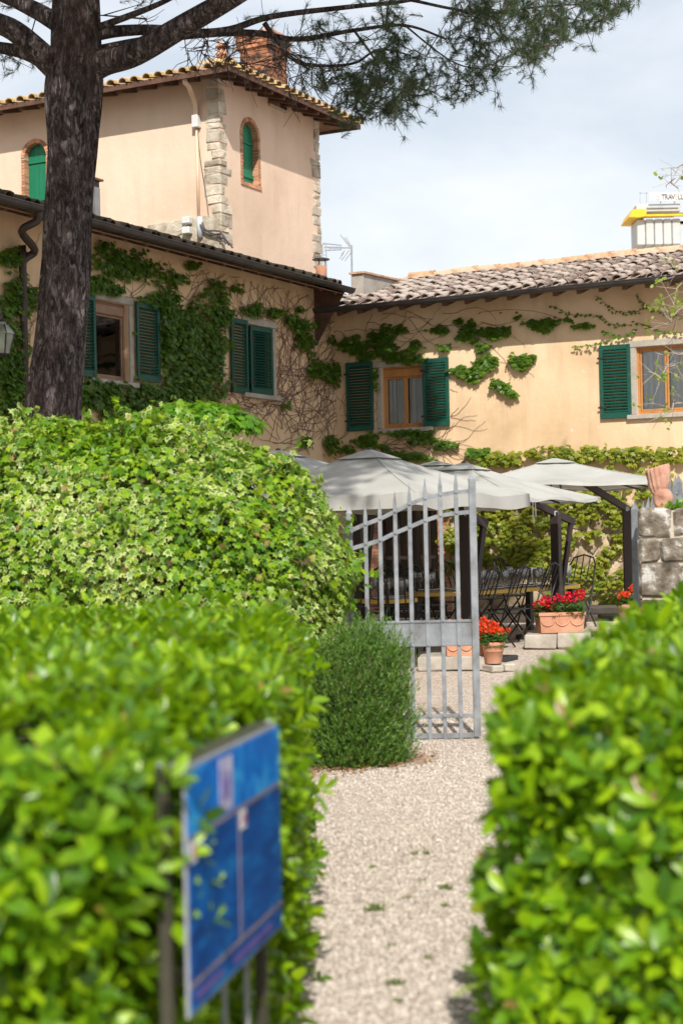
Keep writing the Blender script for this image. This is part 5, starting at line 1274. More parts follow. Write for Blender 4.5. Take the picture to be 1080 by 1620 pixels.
for k in range(80): low.append((rg.uniform(870, 995), rg.uniform(778, 850), rg.uniform(5, 11), rg.uniform(3, 7), rg.randint(7, 13)))
for k in range(150): low.append((rg.uniform(705, 868), rg.uniform(785, 905), rg.uniform(8, 15), rg.uniform(5, 9), rg.randint(16, 26)))
for (x, y) in ((985, 860), (970, 872), (958, 885), (950, 897), (945, 905), (935, 912), (920, 915), (905, 912), (965, 915), (980, 922), (990, 905), (912, 895), (950, 925), (925, 938), (905, 925), (960, 945), (985, 945), (975, 955), (890, 940), (930, 905), (900, 860), (885, 875), (880, 900)): low.append((x, y, 13, 8, 34))
vinLow = [(720, 1080, 830, 950, 46, 15, .2, -.8)]
creeper('yellow-green young creeper over the rough stone ground floor behind the umbrellas', 'R', low, M_creeper_y, vinLow, 53, lines=[([(870, 935), (930, 915), (960, 870), (990, 845)], 60, .09)], size=(.06, .115), loose=.14, vr=.005)

# ---------- sapling at the edge of the picture
sp0 = at(1135, 950, 15.5); sap = empty('sapling', (sp0.x, sp0.y, ground_z(15.5))); tag(sap, 'thin bare-twigged young tree with few pale leaves by the picture edge', 'tree')
SO = Vector((sp0.x, sp0.y, 0)); m = MB(); tp = [Vector((0, 0, 0)), Vector((.02, .05, 1.6)), Vector((-.05, 0, 3.2)), Vector((.0, .05, 4.6)), Vector((-.05, 0, 5.6))]
m.tube(tp, [.05, .042, .033, .024, .012], 8); m.build('trunk', M_twigpale, sap, True)
rs = np.random.default_rng(14); nodes2 = [tp[1].lerp(tp[2], t) for t in np.linspace(0, 1, 6)] + [tp[2].lerp(tp[3], t) for t in np.linspace(0, 1, 6)] + [tp[3].lerp(tp[4], t) for t in np.linspace(0, 1, 5)]
tg = [(1040, 610), (1030, 640), (1048, 590), (1060, 560), (1070, 540), (1052, 575), (1075, 600), (1065, 625), (1045, 660), (1060, 650), (1078, 640), (1050, 500), (1062, 480), (1045, 490), (1070, 465), (1078, 450), (1072, 500), (1056, 520), (1080, 480), (1066, 440), (1076, 420),
      (1058, 268), (1066, 285), (1076, 282), (1052, 296), (1080, 262), (1072, 300), (1035, 560), (1025, 590), (1068, 580), (1077, 560)]
m = MB(); lp = []
for (x, y) in sorted(tg, key=lambda q: -q[0]):
    t = at(x, y, 15.5 + rs.normal(0, .25)) - SO; j = min(range(len(nodes2)), key=lambda i: (nodes2[i] - t).length + (0.3 * max(0, nodes2[i].z - t.z))); s = nodes2[j]; mid = (s + t) / 2 + Vector(rs.normal(0, .03, 3))
    m.tube([s, mid, t], [.007, .005, .003], 5, False); nodes2 += [mid, t, (mid + t) / 2]
    for _ in range(3):
        e = t + Vector(rs.normal(0, .11, 3)); m.tube([t.lerp(mid, rs.random()), e], [.003, .0018], 3, False)
        if (rs.random() < .45 and y > 330) or 420 < y < 520 or rs.random() < .12: lp += [tuple(e + Vector(rs.normal(0, .02, 3))) for _ in range(4)]
m.build('twigs', M_twigpale, sap, True, 'stuff'); lp = np.array(lp); n = len(lp)
V, Fc = leaves(lp, rs.normal(0, 1, (n, 3)), rs.normal(0, 1, (n, 3)), rs.uniform(.03, .06, n), T_OVAL_V * np.array([1.5, 1, 1]), T_OVAL_F); link('crown', np_mesh('crown', V, Fc, M_sapling), sap)

# ================================================================== OBJECTS
# ---------- steel gate: two leaves
YG = 13.15
def gx(px, py): return at(px, py, YG)
hinge = gx(556, 1000); gz0 = gx(690, 1172).z
gate = empty('steel_gate', (hinge.x, hinge.y, 0)); tag(gate, 'grey galvanised steel gate leaf with spear-topped bars, standing closed beside the rosemary', 'gate', 'leaves of the garden gate')
GO = Vector((hinge.x, hinge.y, 0))
def gl(px, py, d=0.0): q = gx(px, py) - GO; return Vector((q.x, d, q.z))
def smooth_path(P, n=5):
    out = []
    for i in range(len(P) - 1):
        a, b, c, d = P[max(i - 1, 0)], P[i], P[i + 1], P[min(i + 2, len(P) - 1)]
        for k in range(n):
            t = k / n; out.append(.5 * ((2 * b) + (c - a) * t + (2 * a - 5 * b + 4 * c - d) * t * t + (3 * b - a - 3 * c + d) * t ** 3))
    return out + [P[-1]]
bars = [(576, 797), (599, 789), (623, 777), (646, 766), (671, 756), (695, 749), (720, 746)]
railU = smooth_path([gl(*p) for p in ((556, 839), (576, 830), (600, 821), (623, 810), (647, 798), (671, 789), (696, 783), (720, 779), (744, 777))])
railD = smooth_path([gl(*p) for p in ((556, 868), (576, 862), (600, 855), (623, 844), (647, 834), (671, 824), (696, 816), (720, 812), (744, 810))])
def flat_sweep(path, w, d):
    m = MB(); n = len(path); vs = []
    for i, p in enumerate(path):
        t = (path[min(i + 1, n - 1)] - path[max(i - 1, 0)]).normalized(); nn_ = Vector((-t.z, 0, t.x))
        vs += [p + nn_ * w / 2 + Vector((0, -d / 2, 0)), p - nn_ * w / 2 + Vector((0, -d / 2, 0)), p - nn_ * w / 2 + Vector((0, d / 2, 0)), p + nn_ * w / 2 + Vector((0, d / 2, 0))]
    m.add(vs, [(i * 4 + k, i * 4 + (k + 1) % 4, (i + 1) * 4 + (k + 1) % 4, (i + 1) * 4 + k) for i in range(n - 1) for k in range(4)] + [(3, 2, 1, 0), ((n - 1) * 4, (n - 1) * 4 + 1, (n - 1) * 4 + 2, (n - 1) * 4 + 3)]); return m
for rl in (railU, railD): flat_sweep(rl, .032, .012).build('rail', M_gate, gate)
xs_post = gl(750, 960).x
def hrail(z, h, d=.012):
    m = MB(); m.box(.02, xs_post, -d / 2, d / 2, z - h / 2, z + h / 2, .002); return m
hrail(gl(700, 1133).z, .032).build('rail', M_gate, gate); hrail(gl(700, 1164).z, .04).build('rail', M_gate, gate)
zp0, zp1 = gl(690, 1019).z, gl(690, 985).z
m = MB(); m.box(.02, xs_post - .01, .004, .010, zp0, zp1); m.box(.02, xs_post - .01, -.004, .018, zp1 - .002, zp1 + .02, .003); m.box(.02, xs_post - .01, -.004, .018, zp0 - .018, zp0 + .002, .003); pn = m.build('panel', M_gate, gate)
for (x, yt) in bars:
    b0 = gl(x + 4.5, 960); zt = gl(x, yt).z; m = MB(); w = .0155; zb = gz0 + .01
    vs = []
    for z, s in ((zb, .8), (zb + .05, 1), (zt - .17, 1), (zt - .15, 1.0), (zt - .10, .95), (zt, .08)): vs += [(b0.x - w * s, -.028, z), (b0.x + w * s, -.028, z), (b0.x + w * s, -.028 + 2 * w * s, z), (b0.x - w * s, -.028 + 2 * w * s, z)]
    m.add(vs, [(i * 4 + k, i * 4 + (k + 1) % 4, (i + 1) * 4 + (k + 1) % 4, (i + 1) * 4 + k) for i in range(5) for k in range(4)] + [(3, 2, 1, 0), (20, 21, 22, 23)]); o = m.build('bar', M_gate, gate)
    zs_ = [min(railU, key=lambda p: abs(p.x - b0.x)).z, min(railD, key=lambda p: abs(p.x - b0.x)).z, zp1 + .01, zp0 - .008, gl(700, 1133).z]
    for z in zs_: r = MB(); r.lathe([(.013, 0), (.011, .006), (.004, .010)], 8); r.v = [(b0.x + v[0], -.029 - v[2], z + v[1]) for v in r.v]; r.build('rivet', M_gate, o)
for (x, zt, w) in ((xs_post + .002, gl(746, 758).z, .027), (0.0, gl(556, 812).z, .024)):
    m = MB(); vs = []
    for z, s in ((gz0 + .03, 1), (zt, 1), (zt + .06, .06)): vs += [(x - w * s, -w * s, z), (x + w * s, -w * s, z), (x + w * s, w * s, z), (x - w * s, w * s, z)]
    m.add(vs, [(i * 4 + k, i * 4 + (k + 1) % 4, (i + 1) * 4 + (k + 1) % 4, (i + 1) * 4 + k) for i in range(2) for k in range(4)] + [(3, 2, 1, 0), (8, 9, 10, 11)]); m.build('stile', M_gate, gate)
h2 = at(1005.5, 900, 14.3); g2 = copy_tree(gate); g2.location = (h2.x, h2.y, 0); g2.rotation_euler = (0, 0, math.radians(56)); g2['label'] = 'grey steel gate leaf swung open behind the stone pillar'

# ---------- stone gate pillar with a terracotta ornament
pl0 = at(1010, 900, 13.45); pw, pd_ = .86, .7; zpt = at(1040, 804, 13.45).z
pil = empty('stone_pillar', (pl0.x, pl0.y, 0), math.radians(-12)); tag(pil, 'lichen-spotted grey stone gate pillar of coarse blocks', 'pillar')
m = MB(); m.box(.02, pw - .02, .02, pd_ - .02, 0, zpt - .02); m.build('core', M_mortar, pil)
R = random.Random(15); z = 0; ci = 0
for h in (.30, .26, .33, .24, .30, .22, .25):
    h = h * zpt / 1.90; cuts = sorted([0] + [R.uniform(.18, .30) * pw * (1 if ci % 2 else 1.3), R.uniform(.46, .58) * pw, R.uniform(.74, .84) * pw] + [pw])
    for a, b in zip(cuts, cuts[1:]):
        m = MB(); m.box(a + .004, b - .004, -R.uniform(.0, .02), .25, z + .004, z + h - .004, .022, jit=.012, rnd=R); m.build('stone', M_pillar, pil)
    for y in (.25, .48):
        m = MB(); m.box(-R.uniform(0, .012), .25, y + .004, y + .225, z + .004, z + h - .004, .022, jit=.012, rnd=R); m.build('stone', M_pillar, pil)
    z += h; ci += 1
oc_ = at(1047, 803, 13.6); orn = empty('terracotta_ornament', (oc_.x, oc_.y, zpt - .01), math.radians(-20)); tag(orn, 'weathered terracotta ornament with ribbed shell top on the stone pillar', 'ornament')
m = MB(); n = 22; vs = []
for i in range(13):
    v = math.pi * i / 12
    for k in range(n):
        u = 2 * math.pi * k / n; rr = 1 + .10 * math.sin(3 * u + 1) * math.sin(v); x, y, zq = .082 * math.sin(v) * math.cos(u) * rr, .085 * math.sin(v) * math.sin(u) * rr, .092 * math.cos(v)
        dent = math.exp(-((x + .012) ** 2 + (zq + .012) ** 2) / .0016) if y < 0 else 0; y += dent * .055; vs.append((x, y, zq + .09))
m.add(vs, [(i * n + k, i * n + (k + 1) % n, (i + 1) * n + (k + 1) % n, (i + 1) * n + k) for i in range(12) for k in range(n)]); m.build('body', M_terra_old, orn, True)
m = MB(); n = 60; vs = []
for z, s in ((.13, .55), (.16, .78), (.21, .95), (.28, 1.0), (.335, 1.02), (.35, .92)):
    for k in range(n): u = 2 * math.pi * k / n; rib = 1 + .10 * math.cos(14 * u + z * 16); vs.append((.088 * s * rib * math.cos(u) - .018 + (z - .13) * -.05, .06 * s * rib * math.sin(u), z + .02 * math.cos(u)))
m.add(vs, [(i * n + k, i * n + (k + 1) % n, (i + 1) * n + (k + 1) % n, (i + 1) * n + k) for i in range(5) for k in range(n)] + [tuple(5 * n + k for k in range(n))]); m.build('shell', M_terra_old, orn, True)
m = MB(); m.lathe([(.10, -.01), (.10, .012), (.06, .02)], 18); m.build('foot', M_terra_old, orn, True)
pp = at(1070, 800, 13.5); wd = empty('pillar_weed', (pp.x, pp.y, zpt - .02)); tag(wd, 'small green weed growing on top of the stone pillar', 'plant')
rg = np.random.default_rng(3); n = 90; P = rg.normal(0, .03, (n, 3)) * np.array([1.6, 1, .6]) + np.array([0, 0, .03]); V, Fc = leaves(P, rg.normal(0, 1, (n, 3)) + np.array([0, -.3, .5]), rg.normal(0, 1, (n, 3)), rg.uniform(.03, .05, n), T_CRP_V, T_CRP_F); link('foliage', np_mesh('foliage', V, Fc, M_fresh), wd)

# ---------- blue notice board
za = at(290, 1215, 3.7); Y2 = 3.7
for _ in range(60):
    Y2 += .02
    if at(437, 1145, Y2).z <= za.z: break
zb = at(437, 1145, Y2); dS = Vector((zb.x - za.x, zb.y - za.y, 0)); LS = dS.length; rzS = math.atan2(dS.y, dS.x)
HS = za.z - at(300, 1612, 3.7).z
sg = empty('notice_board', (za.x, za.y, 0), rzS); tag(sg, 'blue notice board with pale rules on an olive metal frame in front of the hedge', 'sign')
z1 = za.z; z0 = z1 - HS                               # local x along the board, -y faces the path
m = MB(); m.box(0, LS, -.004, .004, z0, z1); m.build('board', M_alu, sg)
m = MB(); m.box(.008, LS - .008, -.0075, -.0045, z1 - .155, z1 - .008); hd = m.build('header', M_sign2, sg)
zm_ = z1 - .155
m = MB(); m.box(.008, LS * .49, -.007, -.0045, z0 + .075, zm_ - .012); m.build('print_panel', M_sign, sg)
m = MB(); m.box(LS * .51, LS - .008, -.007, -.0045, z0 + .075, zm_ - .012); m.build('print_panel', M_sign, sg)
m = MB(); m.box(.008, LS - .008, -.007, -.0045, z0 + .008, z0 + .062); m.build('footer_band', M_sign, sg)
m = MB(); m.box(.004, LS - .004, -.0085, -.0046, zm_ - .011, zm_ - .001); m.box(.004, LS - .004, -.0085, -.0046, z0 + .064, z0 + .073); m.box(LS * .493, LS * .507, -.0085, -.0046, z0 + .074, zm_ - .012); m.build('rule', M_rust, sg)
m = MB(); m.box(LS * .30, LS * .43, -.0095, -.0078, z1 - .145, z1 - .018); em = m.build('emblem', M_signpale, sg)
m = MB()
for k in range(5): m.box(LS * (.32 + .018 * k), LS * (.328 + .018 * k), -.0105, -.0096, z1 - .12 + .008 * (k % 2), z1 - .05 - .01 * (k % 3))
m.build('emblem_mark', M_signline, em)
for a in (.012, LS * .515):
    m = MB(); m.box(a, a + .05, -.0095, -.0072, zm_ - .06, zm_ - .014); q = m.build('label_patch', M_white, sg); m = MB(); m.box(a + .016, a + .044, -.0105, -.0096, zm_ - .05, zm_ - .024); m.build('red_mark', M_signred, q)
m = MB(); m.box(LS * .05, LS * .3, -.009, -.0063, z0 + .03, z0 + .045); m.box(LS * .42, LS * .85, -.009, -.0063, z0 + .025, z0 + .042); m.build('footer_print', M_signline, sg)
m = MB(); m.box(-.002, LS + .004, .005, .066, z1 - .020, z1 + .003, .004); m.build('top_channel', M_signframe, sg)
for x in (.015, LS - .02):
    m = MB(); m.box(x - .015, x + .015, .036, .066, 0.0, z1 - .021, .004); m.build('post', M_signframe, sg)
for x in (LS * .55, LS * .8):
    m = MB(); m.box(x - .006, x + .006, .045, .057, 0.0, z0 + .06); m.build('rod', M_alu, sg)
m = MB(); m.box(.032, LS - .037, .04, .06, z0 + .061, z0 + .085); m.build('cross_rail', M_signframe, sg)
for (x, y) in ((.006, .02), (.006, .055), (LS - .01, .02)):
    m = MB(); m.lathe([(.009, 0), (.009, .004), (.005, .007)], 10, (x, y, z1 + .0035)); m.build('bolt', M_alu, sg)

# ---------- cantilever umbrellas
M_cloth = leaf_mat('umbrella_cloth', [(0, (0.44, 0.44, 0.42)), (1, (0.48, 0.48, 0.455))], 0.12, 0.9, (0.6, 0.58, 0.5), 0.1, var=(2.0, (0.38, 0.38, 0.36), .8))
M_cloth_shaded = leaf_mat('umbrella_cloth_shaded', [(0, (0.30, 0.31, 0.29)), (1, (0.33, 0.34, 0.32))], 0.12, 0.9, (0.4, 0.4, 0.36), 0.1)  # darker copy of the cloth, shade put into its colour
def umbrella(px, py, Y, h, rot, drop, mast, label, cloth, val=.14, cap=True):
    pk = at(px, py, Y); zp = pk.z; ze = zp - drop
    u = empty('garden_umbrella', (pk.x, pk.y, ground_z(Y))); tag(u, label, 'umbrella', 'cantilever umbrellas over the tables')
    gz = ground_z(Y); zp -= gz; ze -= gz; c, s = math.cos(rot), math.sin(rot)
    def W(x, y, z): return (x * c - y * s, x * s + y * c, z)
    m = MB(); n, k_ = 16, 8
    for side in range(4):
        vs = []
        for j in range(k_ + 1):
            r = j / k_
            for i in range(n + 1):
                t = -1 + 2 * i / n; sag = .035 * math.sin(math.pi * t) ** 2 * r + .02 * math.sin(math.pi * r); inn = 1 - .03 * math.sin(math.pi * t) ** 2 * r
                x, y = t * r * h, -r * h * inn; a = side * math.pi / 2; x, y = x * math.cos(a) - y * math.sin(a), x * math.sin(a) + y * math.cos(a)
                vs.append(W(x, y, zp - (zp - ze) * r ** .92 - sag))
        m.add(vs, [(j * (n + 1) + i, j * (n + 1) + i + 1, (j + 1) * (n + 1) + i + 1, (j + 1) * (n + 1) + i) for j in range(k_) for i in range(n)])
    can = m.build('canopy', cloth, u, True)
    if val:
        m = MB(); vs = []; per = []
        for side in range(4):
            for i in range(n):
                t = -1 + 2 * i / n; inn = 1 - .03 * math.sin(math.pi * t) ** 2; sag = .035 * math.sin(math.pi * t) ** 2; x, y = t * h, -h * inn; a = side * math.pi / 2; per.append((x * math.cos(a) - y * math.sin(a), x * math.sin(a) + y * math.cos(a), ze - sag, t, side))
        for (x, y, z, t, sd) in per: vs += [W(x * 1.001, y * 1.001, z + .004), W(x * 1.006, y * 1.006, z - val - .012 * math.sin(t * 9 + sd))]
        L = len(per); m.add(vs, [(2 * i, 2 * ((i + 1) % L), 2 * ((i + 1) % L) + 1, 2 * i + 1) for i in range(L)]); m.build('valance', cloth, can, True)
    if cap:
        m = MB(); hc = h * .20; zc_ = zp + .008
        m.add([W(-hc, -hc, zc_ - drop * .215), W(hc, -hc, zc_ - drop * .215), W(hc, hc, zc_ - drop * .215), W(-hc, hc, zc_ - drop * .215), W(0, 0, zc_)], [(0, 1, 4), (1, 2, 4), (2, 3, 4), (3, 0, 4)]); m.build('vent_cap', cloth, can)
        m = MB(); m.lathe([(.03, zc_ - .008), (.03, zc_ + .004), (.012, zc_ + .014)], 10); m.build('finial', M_blackmetal, can)
    for k in range(4):
        a = math.pi / 4 + k * math.pi / 2; sm2 = MB(); sm2.tube([W(r_ * h * math.sqrt(2) * math.cos(a), r_ * h * math.sqrt(2) * math.sin(a), zp - (zp - ze) * r_ ** .92 - .02 * math.sin(math.pi * r_) + .002) for r_ in np.linspace(.05, 1, 9)], .007, 5); sm2.build('seam', cloth, can, True)
    for k in range(8):
        a = k * math.pi / 4; L = h * (math.sqrt(2) if k % 2 else 1) * .985; m = MB(); m.bar(W(0, 0, zp - .10), W(L * math.cos(a), L * math.sin(a), ze - .075), .022); m.build('rib', M_blackmetal, u)
    if mast:
        mp_, my_, ytop, tail, wpx = mast
        b = at(mp_, ytop, my_); ml = Vector((b.x - pk.x, b.y - pk.y, b.z - gz)); hub = Vector((0, 0, zp - .08)); dr = (ml - hub); dn = dr.normalized(); w = wpx / F * my_
        m = MB(); m.box(-w / 2, w / 2, -w / 2, w / 2, ground_z(my_) - gz, ml.z + .02, .008, M=Matrix.Translation((ml.x, ml.y, 0)) @ Matrix.Rotation(rot, 4, 'Z')); m.build('mast', M_mast, u)
        te = ml + dn * tail; m = MB(); m.bar(hub, te, w * .55, w * .75); arm = m.build('arm', M_mast, u)
        m = MB(); m.lathe([(w * .30, -w * .55), (w * .30, w * .55)], 10); m.v = [(ml.x + v[0], ml.y + v[2], ml.z + v[1]) for v in m.v]; m.build('pivot', M_alu, arm)
        m = MB(); ft = Vector((ml.x + dn.x * .06, ml.y + dn.y * .06, .55)); m.bar(te - dn * .04, ft, w * .4, w * .5); m.build('strut', M_mast, u)
        m = MB(); m.box(-.42, .42, -.42, .42, ground_z(my_) - gz, ground_z(my_) - gz + .06, .01, M=Matrix.Translation((ml.x, ml.y, 0)) @ Matrix.Rotation(rot, 4, 'Z')); m.build('base_plate', M_blackmetal, u)
    return u
umbrella(584, 711, 18.4, 1.30, math.radians(-32), .52, (737, 19.3, 812, .34, 18), 'off-white square umbrella with hanging valance, nearest the ivy mound', M_cloth)
umbrella(733, 732, 20.7, 1.28, math.radians(-30), .46, (878, 21.8, 812, .36, 14), 'off-white umbrella above the long table, partly behind the gate bars', M_cloth, .03)
umbrella(876, 725, 23.4, 1.42, math.radians(-4), .38, (990, 24.6, 805, .18, 13), 'off-white umbrella farthest along the wall near the stone pillar', M_cloth, .03)
umbrella(440, 712, 20.2, 1.30, math.radians(-31), .42, (566, 21.0, 806, .3, 16), 'off-white umbrella almost hidden behind the ivy mound', M_cloth, .03)
umbrella(690, 729, 25.6, 1.25, math.radians(-30), .40, (655, 26.4, 800, .2, 13), 'umbrella against the house wall, shade put into its darker cloth', M_cloth_shaded, .03)
cord = at(842, 795, 20.9); m = MB(); m.tube([cord, cord + Vector((0, 0, -.12)), cord + Vector((.01, 0, -.26))], .009, 5); m.tube([cord + Vector((.03, 0, 0)), cord + Vector((.035, 0, -.18))], .008, 5)
tag(m.build('umbrella_cord', M_linen), 'white tie cord dangling from the umbrella edge', 'cord')

# ---------- tables, glasses, chairs
def table(a, b, wid, z, label, hid=False):
    A, B = Vector(a), Vector(b); d = (B - A); L = d.length; rz = math.atan2(d.y, d.x); gz = ground_z((A.y + B.y) / 2); mid = (A + B) / 2
    t = empty('dining_table', (mid.x, mid.y, gz), rz); tag(t, label, 'table', 'tables under the umbrellas')
    n = 10; poly = [(L / 2 - wid / 2 + wid / 2 * math.cos(-math.pi / 2 + math.pi * k / n), wid / 2 * math.sin(-math.pi / 2 + math.pi * k / n)) for k in range(n + 1)] + [(-L / 2 + wid / 2 + wid / 2 * math.cos(math.pi / 2 + math.pi * k / n), wid / 2 * math.sin(math.pi / 2 + math.pi * k / n)) for k in range(n + 1)]
    m = MB(); m.prism(poly, lambda p: (p[0], p[1], z - .045), lambda p: (p[0], p[1], z)); m.build('table_top', M_ochre, t)
    m = MB(); m.prism([(p[0] * .985, p[1] * .97) for p in poly], lambda p: (p[0], p[1], z + .0005), lambda p: (p[0], p[1], z + .004)); m.build('cloth', M_tabletop, t)
    for sx in (-1, 1):
        for sy in (-1, 1): m = MB(); m.bar((sx * (L / 2 - .35), sy * wid * .36, 0), (sx * (L / 2 - .35), sy * wid * .36, z - .046), .08); m.build('leg', M_blackmetal, t)
    return t, rz, mid, L, gz
tA, tB = at(663, 940, 20.6), at(892, 926, 23.0)
t1, rz1_t, mid1, L1, gz1 = table((tA.x, tA.y, 0), (tB.x, tB.y, 0), .95, .66, 'long ochre-edged dining table set with glasses under the umbrellas')
tC, tD = at(570, 955, 19.7), at(662, 948, 19.8)
t2, rz2_t, mid2, L2, gz2 = table((tC.x, tC.y + .5, 0), (tD.x, tD.y + .3, 0), .8, .68, 'smaller ochre-edged dining table seen through the gate bars')
gm_ = MB(); gm_.lathe([(.034, 0), (.034, .004), (.006, .010), (.004, .055), (.004, .085), (.012, .10), (.034, .125), (.041, .155), (.038, .19), (.034, .215), (.033, .215), (.036, .19), (.038, .155), (.031, .127), (.008, .104)], 14, cap=False)
gmesh = gm_.mesh('wine_glass', M_wine, True); RG = random.Random(5)
def set_glasses(mid, rz, L, z, wid, n, tall, label, grp):
    for k in range(n):
        u = -L / 2 + .15 + (L - .3) * (k + .5) / n + RG.uniform(-.03, .03); v = RG.choice((-.32, -.27, .27, .32, -.36, .0)) * wid / .95
        o = link('wine_glass', gmesh); c, s = math.cos(rz), math.sin(rz); o.location = (mid.x + u * c - v * s, mid.y + u * s + v * c, z + .0045); q = RG.uniform(.9, 1.12) * tall; o.scale = (q, q, q)
        tag(o, label, 'wine glass', grp)
set_glasses(mid1, rz1_t, L1, gz1 + .66, .95, 44, 1.1, 'clear stemmed wine glass standing on the long ochre-edged table', 'glasses on the long table')
set_glasses(mid2, rz2_t, L2, gz2 + .68, .8, 18, 1.05, 'clear stemmed wine glass standing on the smaller table behind the gate', 'glasses on the smaller table')
pm_ = MB(); pm_.lathe([(.07, 0), (.075, .006), (.13, .016), (.135, .02), (.128, .02), (.075, .010), (.0, .009)], 20, cap=False); pmesh = pm_.mesh('plate', M_linen, True)
for (mid, rz, L, z, n, lb, gr) in ((mid1, rz1_t, L1, gz1 + .6645, 7, 'white dinner plate on the long table', 'plates on the long table'), (mid2, rz2_t, L2, gz2 + .6845, 3, 'white dinner plate on the smaller table', 'plates on the smaller table')):
    for k in range(n):
        for v in (-.24, .24):
            u = -L / 2 + .3 + (L - .6) * (k + .5) / n; c, s = math.cos(rz), math.sin(rz); o = link('plate', pmesh); o.location = (mid.x + u * c - v * s, mid.y + u * s + v * c, z); tag(o, lb, 'plate', gr)
def chair():
    c = empty('bistro_chair'); W, D, zs = .40, .40, .45
    for sx in (-1, 1):
        m = MB(); m.tube([(sx * W / 2, -D / 2, 0), (sx * W / 2, 0, zs * .55), (sx * W / 2 * .98, D / 2, .88)], .012, 6); m.build('leg', M_blackmetal, c, True)
        m = MB(); m.tube([(sx * W / 2 * .93, D / 2, 0), (sx * W / 2 * .93, -D / 2 + .02, zs)], .012, 6); m.build('leg', M_blackmetal, c, True)
    for k in range(7): m = MB(); y = -D / 2 + .03 + k * (D - .06) / 6; m.box(-W / 2, W / 2, y - .02, y + .02, zs, zs + .014); m.build('seat_slat', M_blackmetal, c)
    m = MB(); m.tube([(-W / 2 * .98, D / 2 * 1.0, .86), (-W * .38, D / 2 + .03, .96), (0, D / 2 + .045, 1.0), (W * .38, D / 2 + .03, .96), (W / 2 * .98, D / 2, .86)], .012, 6); m.build('back_hoop', M_blackmetal, c, True)
    for k in (-1, 0, 1): m = MB(); m.tube([(k * .1, D / 2 * .55, .66), (k * .1, D / 2 + .04, .985 - abs(k) * .02)], .008, 5); m.build('back_bar', M_blackmetal, c, True)
    m = MB(); m.bar((-W / 2, D * .28, .64), (W / 2, D * .28, .64), .03, .012); m.build('back_rail', M_blackmetal, c); return c
proto = chair(); first = True
c1, s1 = math.cos(rz1_t), math.sin(rz1_t); c2, s2 = math.cos(rz2_t), math.sin(rz2_t); spots = []; ORD = ('first', 'second', 'third', 'fourth', 'fifth')
for k in range(5): u = -L1 / 2 + .35 + k * (L1 - .6) / 4; spots += [(mid1.x + u * c1 + .62 * s1, mid1.y + u * s1 - .62 * c1, rz1_t + math.pi, 1, ORD[k] + ' chair from the gate on the near side of the long table'), (mid1.x + u * c1 - .66 * s1, mid1.y + u * s1 + .66 * c1, rz1_t, 1, ORD[k] + ' chair from the gate on the far side of the long table')]
spots.append((mid1.x + (L1 / 2 + .3) * c1, mid1.y + (L1 / 2 + .3) * s1, rz1_t - math.pi / 2, 1, 'chair at the end of the long table by the red geraniums'))
for k in range(2): u = -L2 / 4 + k * L2 / 2; spots += [(mid2.x + u * c2 + .55 * s2, mid2.y + u * s2 - .55 * c2, rz2_t + math.pi, 2, ORD[k] + ' chair from the ivy mound on the near side of the smaller table'), (mid2.x + u * c2 - .58 * s2, mid2.y + u * s2 + .58 * c2, rz2_t, 2, ORD[k] + ' chair from the ivy mound on the far side of the smaller table')]
for (x, y, rz, w, lab) in spots:
    if w == 1 and proj((x, y, .8))[0] > 862 and y < 22.6: continue
    o = proto if first else copy_tree(proto); first = False
    o.location = (x, y, ground_z(y)); o.rotation_euler = (0, 0, rz + RG.uniform(-.25, .25)); tag(o, 'black metal ' + lab, 'chair', 'chairs at the long table' if w == 1 else 'chairs at the smaller table')

# ---------- planters and geraniums
def slab(p, sx, sy, h, rz, label, seed):
    R = random.Random(seed); o = empty('stone_slab', (p.x, p.y, ground_z(p.y)), rz); tag(o, label, 'stone slab', 'stone slabs under the flower pots'); x = -sx / 2; n = 2
    for k in range(n):
        w = sx / n; m = MB(); m.box(x + .004, x + w - .004, -sy / 2 + R.uniform(0, .03), sy / 2, 0, h - R.uniform(0, .015), .014, jit=.008, rnd=R); m.build('stone', M_slab, o); x += w
    return o
def trough(p, L, D, H, z, rz, label):
    o = empty('terracotta_trough', (p.x, p.y, z), rz); tag(o, label, 'planter', 'terracotta planters'); m = MB(); t = .022
    def fr(l0, d0, l1, d1, za, zb_):
        vs = [(sx * l0 / 2, sy * d0 / 2, za) for sx, sy in ((-1, -1), (1, -1), (1, 1), (-1, 1))] + [(sx * l1 / 2, sy * d1 / 2, zb_) for sx, sy in ((-1, -1), (1, -1), (1, 1), (-1, 1))]
        return vs, [(i, (i + 1) % 4, 4 + (i + 1) % 4, 4 + i) for i in range(4)]
    m.add(*fr(L * .92, D * .86, L * .97, D * .95, 0, H * .82)); m.add(*fr(L * .97, D * .95, L * 1.02, D * 1.06, H * .82, H * .84)); m.add(*fr(L * 1.02, D * 1.06, L * 1.02, D * 1.06, H * .84, H)); m.add(*fr(L * 1.02, D * 1.06, L * .95, D * .82, H, H - .001)); m.add(*fr(L * .95, D * .82, L * .94, D * .8, H, H * .8))
    m.add([(-L * .46, -D * .43, 0), (L * .46, -D * .43, 0), (L * .46, D * .43, 0), (-L * .46, D * .43, 0)], [(3, 2, 1, 0)]); m.build('body', M_terra, o)
    for k in range(3):                                # relief swags
        a = -L * .32 + k * L * .32; m = MB(); m.tube([(a + L * .14 * math.cos(q), -D * .45 - .006, H * .62 - .07 * math.sin(q)) for q in np.linspace(0, math.pi, 9)], .009, 6); m.build('swag', M_terra, o, True)
    m = MB(); m.box(-L * .47, L * .47, -D * .40, D * .40, H * .80, H * .86); m.build('soil', M_twig, o); return o
